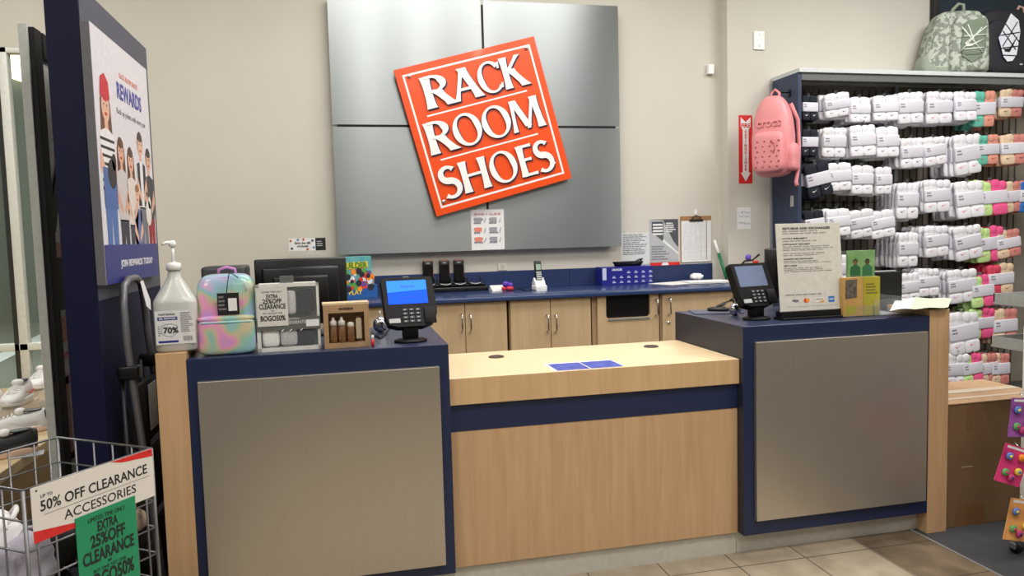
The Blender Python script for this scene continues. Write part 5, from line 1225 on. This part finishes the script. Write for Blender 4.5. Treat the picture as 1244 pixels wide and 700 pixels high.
# step ladder folded against the fin
t = thing('step_ladder', 'folded black and grey step ladder between fin panel and end post', 'ladder', (-.775, 3.10, 0))
def LP(u, v, X): return AX(u, v, X)-Vector((-.765, 3.2, 0))
tube_m = mat('ladder_grey', (112, 112, 116), .4, .4)
zt_ = 1.30
F1 = [(.075, -.17, .0), (-.015, -.15, 1.08), (-.020, -.145, 1.22), (-.022, -.12, 1.290), (-.022, -.05, 1.315), (-.022, .05, 1.315), (-.022, .12, 1.290), (-.020, .145, 1.22), (-.015, .15, 1.08), (.075, .17, .0)]
MB().tube(F1, .0135, 10).build('front_frame', tube_m, t)
MB().tube([(-.030, -.16, 0), (-.045, -.13, .98)], .011, 8).tube([(-.030, .16, 0), (-.045, .13, .98)], .011, 8).tube([(-.034, -.155, .25), (-.034, .155, .25)], .009, 8).build('rear_frame', mat('ladder_dark', (40, 40, 44), .45, .3), t)
for z in (.30, .56, .82): MB().box(.055-.08*z, -.15, z-.14, .075-.08*z, .15, z+.10, 0, .006).build('step', BLACKM, t)
for s in (-1, 1):
    MB().box(-.05, s*.15-.025, .95, .022, s*.15+.025, 1.0, 0, .006).build('hinge_joint', BLACK, t)
    MB().box(.055, s*.17-.02, .0, .092, s*.17+.02, .03, 0, .005).build('rubber_foot', BLACK, t)
tg = MB().add([(-.004, .04, 1.30), (-.002, .075, 1.302), (.012, .11, 1.22), (.014, .10, 1.18), (.006, .07, 1.20)], [[0, 1, 2, 3, 4]]).build('paper_tag', PAPER, t)
MB().box(.014, -.02, .72, .016, .10, .90).build('warning_label', mat('label_pale', (190, 194, 196), .6), t)

# framed display standing behind the fin
XF = -1.15; YF0 = 3.27; zF = 2.31
t = thing('poster_stand', 'tall grey-edged display frame standing left behind the navy fin panel', 'frame', (XF, YF0, 0))
FG = mat('frame_grey', (206, 208, 202), .5, 0)
MB().box(-.040, 0, 0, -.008, .80, zF, 0, .002).build('frame_body', FG, t)
fr = MB(); Lf = .80
fr.box(-.008, .012, 0, 0.012, .085, zF-.01, 0, .002).box(-.008, Lf-.09, 0, .012, Lf, zF-.01, 0, .002).box(-.008, .10, zF-.11, .012, Lf-.09, zF-.01, 0, .002).box(-.008, .10, 0, .012, Lf-.09, .10, 0, .002)
fr.build('black_border', BLACKM, t)
MB().box(-.0078, .10, .10, -.005, Lf-.09, zF-.11).build('insert_sheet', mat('insert_grey', (220, 220, 216), .5), t)
MB().prism([(.10, 1.62), (.44, 2.2), (.46, 2.12), (.12, 1.5)], -.004, .001, 0, facing_x()).build('black_wedge', BLACKM, t)
MB().box(-.0046, .10, 1.18, .001, Lf-.09, 1.40).build('black_band', BLACKM, t)
mb = MB()
for z0, z1 in ((1.40, 1.46), (1.05, 1.15), (.55, .90), (.98, 1.0)):
    mb.box(-.0046, .11, z0, .0012, .15 if z0 < .9 else .3, z1); mb.box(-.0046, .3, z0, .0012, .33, z1) if z0 < .9 else None
mb.box(-.0046, .11, .55, .0012, .33, .58).box(-.0046, .11, .87, .0012, .33, .90)
mb.build('lettering', RED, t)
MB().box(-.12, .1, 0, .10, .16, .012).box(-.12, .62, 0, .10, .68, .012).build('foot', BLACK, t)

# bench in the window with shoes
t = thing('display_bench', 'pale wooden display bench under the shop window', 'bench', (-2.45, 3.0, 0))
BM = wood('bench_top', (196, 170, 130), (208, 184, 146), .5, 'x'); BS = wood('bench_side', (150, 118, 80), (164, 132, 92), .55, 'y')
XB1 = -1.325+2.45
MB().box(-1.3, -.25, .535, XB1, 2.10, .58, 0, .003).build('bench_top', BM, t)
MB().box(XB1-.03, -.22, 0, XB1-.005, 2.08, .535).box(-1.28, -.22, 0, -1.25, 2.08, .535).box(-1.25, -.22, .0, XB1-.03, -.19, .535).build('bench_frame', BS, t)
def shoe(label, p, rz, upper, sole, accent, heel, s=1.0, tongue=(230, 230, 230)):
    t = thing('sneaker', label, 'shoe', p, rz, 'sneakers on the window bench')
    um = mat('shoe_%d_%d_%d' % upper, upper, .6, var=.03); sm = mat('sole_%d_%d_%d' % sole, sole, .5); am = mat('acc_%d_%d_%d' % accent, accent, .5); hm = mat('acc_%d_%d_%d' % heel, heel, .5)
    N = 24
    def outline(k, g=0):
        a = 2*PI*k/N; x = .142*math.cos(a)*s; wv = (.050-.010*math.cos(a+.3) if x < .02 else .052)*s
        return x, (wv+g)*math.copysign(abs(math.sin(a))**.8, math.sin(a))
    V = []; Fc = []
    lv = [(0, .96), (.006, 1.0), (.024, 1.0), (.030, .96)]
    for z, k_ in lv:
        for k in range(N):
            x, y = outline(k); V.append((x*k_, y*k_, z*s+(.010*s*max(0, (x/s-.08)/.06) if z < .01 else 0)))
    for j in range(3):
        for k in range(N): Fc.append([j*N+k, j*N+(k+1) % N, (j+1)*N+(k+1) % N, (j+1)*N+k])
    Fc += [list(range(N))[::-1], [3*N+k for k in range(N)]]
    MB().add(V, Fc, 0, True).build('sole', sm, t)
    # upper: cross sections from heel (-) to toe (+)
    secs = [(-.138, .020, .085), (-.12, .037, .105), (-.09, .041, .100), (-.05, .041, .088), (-.01, .043, .086), (.03, .046, .074), (.07, .048, .060), (.105, .042, .052), (.128, .028, .044), (.138, .012, .036)]
    V = []; Fc = []; K = 10
    for x, w_, h_ in secs:
        for k in range(K+1):
            a = PI*k/K; op = .60 if x < -.02 else 1
            V.append((x*s, w_*s*math.copysign(abs(math.cos(a))**.7, math.cos(a)), (.028+(h_-.028)*math.sin(a)**.75*(1 if op == 1 or .2 < k/K < .8 or True else 1))*s))
    for j in range(len(secs)-1):
        for k in range(K): Fc.append([j*(K+1)+k, j*(K+1)+k+1, (j+1)*(K+1)+k+1, (j+1)*(K+1)+k])
    Fc += [list(range(K+1)), [(len(secs)-1)*(K+1)+k for k in range(K+1)][::-1]]
    MB().add(V, Fc, 0, True).build('upper', um, t)
    MB().sup((-.078*s, 0, .100*s), (.045*s, .028*s, .006*s), .8, .8, 18, 6).build('opening', DGREY, t)
    MB().sup((-.026*s, 0, .098*s), (.022*s, .026*s, .016*s), .8, .8, 14, 8).build('tongue', mat('tongue_%d_%d_%d' % tongue, tongue, .7), t)
    mb = MB()
    for k in range(5):
        x = (.005+k*.017)*s; z = (.088-k*.0055)*s; mb.tube([(x, -.026*s, z-.012*s), (x, 0, z+.003*s), (x, .026*s, z-.012*s)], .003*s, 6)
    mb.build('laces', mat('lace_white', (236, 236, 236), .8), t)
    for y in (-1, 1): MB().flat([(-.10*s, .055*s), (-.03*s, .045*s), (.03*s, .062*s), (.0, .050*s), (-.05*s, .034*s), (-.10*s, .04*s)], .0465*s, 0, front() if y < 0 else Matrix.Rotation(PI, 4, 'Z') @ front() @ Matrix.Diagonal((-1, 1, 1, 1))).build('side_stripe', am, t)
    MB().sup((-.132*s, 0, .070*s), (.011*s, .026*s, .030*s), .6, .7, 14, 8).build('heel_tab', hm, t)
    return t
ZBH = .5805
sh = [((50, 470), -1.5, (222, 220, 222), (228, 226, 224), (222, 90, 120), (40, 40, 44), 'white and pink sneaker furthest back on the window bench, beside the frame'),
      ((21, 490), -1.5, (224, 222, 224), (224, 222, 220), (226, 110, 130), (60, 56, 60), 'white and pink sneaker in the second place from the back of the bench'),
      ((18, 526), 3.35, (218, 220, 224), (226, 206, 196), (200, 200, 206), (40, 44, 48), 'white sneaker with a dark heel patch, in front of the pink pair'),
      ((-2, 556), 3.6, (26, 26, 30), (220, 186, 160), (60, 60, 66), (40, 40, 44), 'black sneaker with pale sole nearest the front of the window bench'),
      ((-14, 500), -1.5, (226, 224, 226), (226, 224, 222), (200, 60, 80), (40, 40, 44), 'white sneaker cut by the left edge of the view')]
ACP = glassy('acrylic_pale', (220, 214, 206), .22)
for k, (uv, rz, a_, b_, c_, d_, lab) in enumerate(sh):
    zz = ZBH+(.105 if k in (0, 1) else 0)
    p = AZ(uv[0], uv[1], zz); shoe(lab, (p.x, p.y, zz), rz, a_, b_, c_, d_, 1.0)
    if k in (0, 1):
        s_ = thing('riser_block', 'clear plastic riser block under the %s pink sneaker' % ('furthest' if k == 0 else 'second'), 'riser', (p.x, p.y, ZBH), rz)
        b = MB().box(-.13, -.055, 0, .13, .055, .004).box(-.13, -.055, .004, -.126, .055, .098).box(.126, -.055, .004, .13, .055, .098).box(-.126, -.055, .004, .126, -.051, .098).box(-.126, .051, .004, .126, .055, .098); b.build('acrylic_shell', ACP, s_)
        MB().box(-.13, -.055, .098, .13, .055, .104).build('top_plate', ACP, s_)
p = AZ(33, 553, ZBH)
s_ = thing('price_card', 'small pale card lying beside the black sneaker', 'card', (p.x, p.y, ZBH), .3); MB().box(-.06, -.04, 0, .06, .04, .004, 0, .001).build('card', mat('card_pale', (170, 172, 176), .6), s_); MB().flat([(-.045, -.02), (.045, -.02), (.045, -.012), (-.045, -.012)], .0045).build('print', INKG, s_)

# wire bin with clearance signs
BC = Vector((-.915, 2.46, 0)); BZ = .80; BR_ = math.radians(54.5); HBX, HBY = .205, .217
bn = thing('wire_bin', 'grey wire dump bin with clearance signs, in front of the fin panel', 'bin', BC, BR_)
def ring(z, r): return MB().tube([(-HBX, -HBY, z), (HBX, -HBY, z), (HBX, HBY, z), (-HBX, HBY, z)], r, 8, closed=True)
ring(BZ, .0042).build('rim', WIRE, bn)
for nm, pts in (('front_grid', [(-HBX, -HBY), (HBX, -HBY)]), ('right_grid', [(HBX, -HBY), (HBX, HBY)]), ('back_grid', [(HBX, HBY), (-HBX, HBY)]), ('left_grid', [(-HBX, HBY), (-HBX, -HBY)])):
    mb = MB(); (xa, ya), (xb, yb) = pts
    z = BZ-.085
    while z > .12: mb.tube([(xa, ya, z), (xb, yb, z)], .003, 6); z -= .085
    for k in range(1, 5): q = k/5; mb.tube([(xa+(xb-xa)*q, ya+(yb-ya)*q, .10), (xa+(xb-xa)*q, ya+(yb-ya)*q, BZ)], .003, 6)
    mb.build(nm, WIRE, bn)
for sx_, sy_ in ((-1, -1), (1, -1), (1, 1), (-1, 1)):
    MB().tube([(sx_*HBX, sy_*HBY, 0), (sx_*HBX, sy_*HBY, BZ)], .0055, 8).tube([(sx_*(HBX-.03), sy_*HBY, 0.1), (sx_*(HBX-.03), sy_*HBY, BZ)], .0035, 6).build('corner_post', WIRE, bn)
MB().box(-HBX, -HBY, .10, HBX, HBY, .106).build('bin_floor', WIRE, bn)
R_ = random.Random(11)
def lump(nm, lab, x, y, z, r, m, sd, cat='accessory', e=.85):
    t = thing(nm, lab, cat, BC+Matrix.Rotation(BR_, 3, 'Z') @ Vector((x, y, 0))+Vector((0, 0, z)), BR_+sd)
    a, b, c = 40+sd*3, 55-sd*2, 60
    MB().sup((0, 0, r[2]), r, e, e, 28, 18, fn=lambda q: q*(1+.13*math.sin(q.x*a+sd)*math.cos(q.y*b)+.10*math.sin(q.z*c+sd*2)+.05*math.sin(q.x*130+q.z*110))).build('fabric_body', m, t)
    MB().tube([(-r[0]*.6, -r[1]*.3, r[2]*1.7), (-r[0]*.3, -r[1]*.6, r[2]*2.2), (r[0]*.3, -r[1]*.6, r[2]*2.15), (r[0]*.6, -r[1]*.2, r[2]*1.6)], .008, 6).build('strap', m, t)
lump('fabric_pouch', 'white crumpled pouch in the wire bin, at its left side', -.10, .08, .47, (.09, .09, .09), mat('pouch_white', (212, 208, 210), .8, bump=.4, scale=30), 1)
lump('fabric_pouch', 'lilac grey pouch in the wire bin below the white pouch', -.125, -.08, .47, (.065, .085, .075), mat('pouch_lilac', (170, 164, 178), .8, bump=.4, scale=30), 2)
lump('fabric_pouch', 'black pouch heaped in the middle of the wire bin', .04, .03, .46, (.09, .09, .075), mat('pouch_black', (24, 24, 28), .7, bump=.4, scale=30), 3)
lump('fabric_pouch', 'tan striped pouch at the right end of the wire bin', .145, -.12, .52, (.05, .07, .05), mat('pouch_tan', (150, 128, 108), .8, scale=12, rgb2=(70, 56, 52), stretch=(1, 6, 1)), 4)
lump('fabric_pouch', 'cream curled strap bag at the right end of the wire bin, below the tan pouch', .14, -.10, .40, (.055, .09, .06), mat('pouch_cream', (214, 206, 190), .8, bump=.3), 5)
lump('fabric_pouch', 'dark blue pouch filling the bottom of the wire bin', .0, .0, .108, (.17, .18, .15), mat('pouch_navy', (28, 30, 44), .8, bump=.3), 6)
lump('fabric_pouch', 'pale grey pouch low at the front left corner of the wire bin', -.11, -.09, .32, (.075, .085, .07), mat('pouch_pale', (196, 196, 200), .8, bump=.4, scale=30), 7)
lump('fabric_pouch', 'grey pouch at the back of the wire bin', .08, .14, .44, (.08, .055, .06), mat('pouch_grey', (112, 110, 114), .8, bump=.3), 8)
# clearance signs clipped on the bin face
def bin_sign(label, x0, x1, z0, z1, y, m, shear=0):
    c_ = BC+Matrix.Rotation(BR_, 3, 'Z') @ Vector(((x0+x1)/2, -HBY+y, 0)); s = thing('clearance_sign', label, 'sign', (c_.x, c_.y, z0), BR_)
    MB().box(-(x1-x0)/2, 0, 0, (x1-x0)/2, .0015, z1-z0, 0, 0).build('sign_sheet', m, s); return s, x1-x0, z1-z0
SGN = mat('sign_paper', (218, 212, 204), .5, var=.02); GRN = mat('sign_green', (26, 138, 92), .45, var=.03); DI = mat('sign_ink', (24, 30, 32), .6)
s, w, h = bin_sign('white and red 50% OFF CLEARANCE ACCESSORIES sign on the wire bin', -.190, .200, .650, .802, -.008, SGN)
mb = MB(); mb.flat([(-w/2, 0), (w*.02, 0), (-w*.2, h*.10), (-w/2, h*.22)], .0005, 0, front()); mb.build('red_corner', RED, s); mb = MB(); mb.flat([(w/2, h), (w*.12, h), (w*.22, h*.92), (w/2, h*.84)], .0005, 0, front()); mb.build('red_corner', RED, s)
text('50% OFF CLEARANCE', h*.27, DI, s, front(0, -.0006, h*.615), fitw=w*.88, bold=.012)
text('ACCESSORIES', h*.25, DI, s, front(w*.03, -.0006, h*.30), fitw=w*.60)
text('UP TO', h*.08, DI, s, front(-w*.39, -.0006, h*.80))
mb = MB(); mb.flat([(-w*.42, h*.455), (w*.46, h*.455), (w*.46, h*.462), (-w*.42, h*.462)], .0006, 0, front()); mb.flat(el(-w*.46, h*.93, .003, .003, 10), .0006, 0, front()); mb.flat(el(w*.47, h*.95, .003, .003, 10), .0006, 0, front()); mb.build('rule_line', DI, s)
s, w, h = bin_sign('green EXTRA 25%OFF CLEARANCE sign taped over the white sign on the bin', -.072, .126, .376, .676, -.011, GRN)
for s_, z, sz, fw in (('LIMITED TIME ONLY', .925, .019, .62), ('EXTRA', .835, .040, .34), ('25%OFF', .705, .050, .58), ('CLEARANCE', .555, .052, .86), ('AND', .465, .012, .07), ('BUY ONE GET ONE', .415, .014, .55), ('BOGO50%', .31, .060, .80)):
    text(s_, sz, DI, s, front(0, -.0006, h*z), fitw=w*fw, bold=.03 if sz > .03 else 0)

# ------------------------------------------------------------------ light
def area(name, loc, sx_, sy_, power, col=(1, .96, .9), rot=(0, 0, 0)):
    l = bpy.data.lights.new(name, 'AREA'); l.shape = 'RECTANGLE'; l.size = sx_; l.size_y = sy_; l.energy = power; l.color = col
    o = bpy.data.objects.new(name, l); COL.objects.link(o); o.location = loc; o.rotation_euler = rot; return o
area('ceiling_and_fill_lamp', (1.0, 3.6, CEIL-.02), 2.4, 1.2, 72)
area('ceiling_and_fill_lamp', (4.0, 3.1, CEIL-.02), 1.6, 1.0, 92, (1, .98, .95))
for x in (.36, 1.02, 1.75): area('ceiling_and_fill_lamp', (x, .95, CEIL-.02), .10, .8, 23)
area('ceiling_and_fill_lamp', (-2.1, 3.5, CEIL-.02), .8, .8, 42)
area('ceiling_and_fill_lamp', (1.0, -1.6, CEIL-.02), 3, .6, 40)
for x in (-2.4, 5.0): area('ceiling_and_fill_lamp', (x, -.8, CEIL-.02), 1.2, 1.2, 55)  # added fill lights, kept out of the wall panels' reflections
area('ceiling_and_fill_lamp', (2.6, 1.2, CEIL-.02), .8, .8, 28)
area('ceiling_and_fill_lamp', (-1.6, 1.2, CEIL-.02), .8, .8, 22)
area('outside_fill', (-4, 9, 6), 3, 3, 420, (.9, 1, .9))  # added fill that brightens the facade and ground outside
p = AY(20, 80, 15.95)  # added glow outside, standing in for ceiling lights mirrored in the window glass
t = thing('reflection_glow', 'added glow outside, standing in for ceiling lights reflected in the window glass', 'reflection', p)
for dx in (-.35, .25): MB().sup((dx, -.1, 0), (.42, .12, .32), .8, .8, 18, 10).build('glow_blob', mat('mirrored_glow', (255, 244, 200), .4, emit=3.5), t)
MB().box(-.7, -.05, -.06, .6, .0, .06).build('glow_bar', DGREY, t)
wd = bpy.data.worlds.new('world'); scn.world = wd; wd.use_nodes = True
wd.node_tree.nodes['Background'].inputs[0].default_value = (.10, .11, .13, 1); wd.node_tree.nodes['Background'].inputs[1].default_value = .3
scn.view_settings.exposure = 0.0
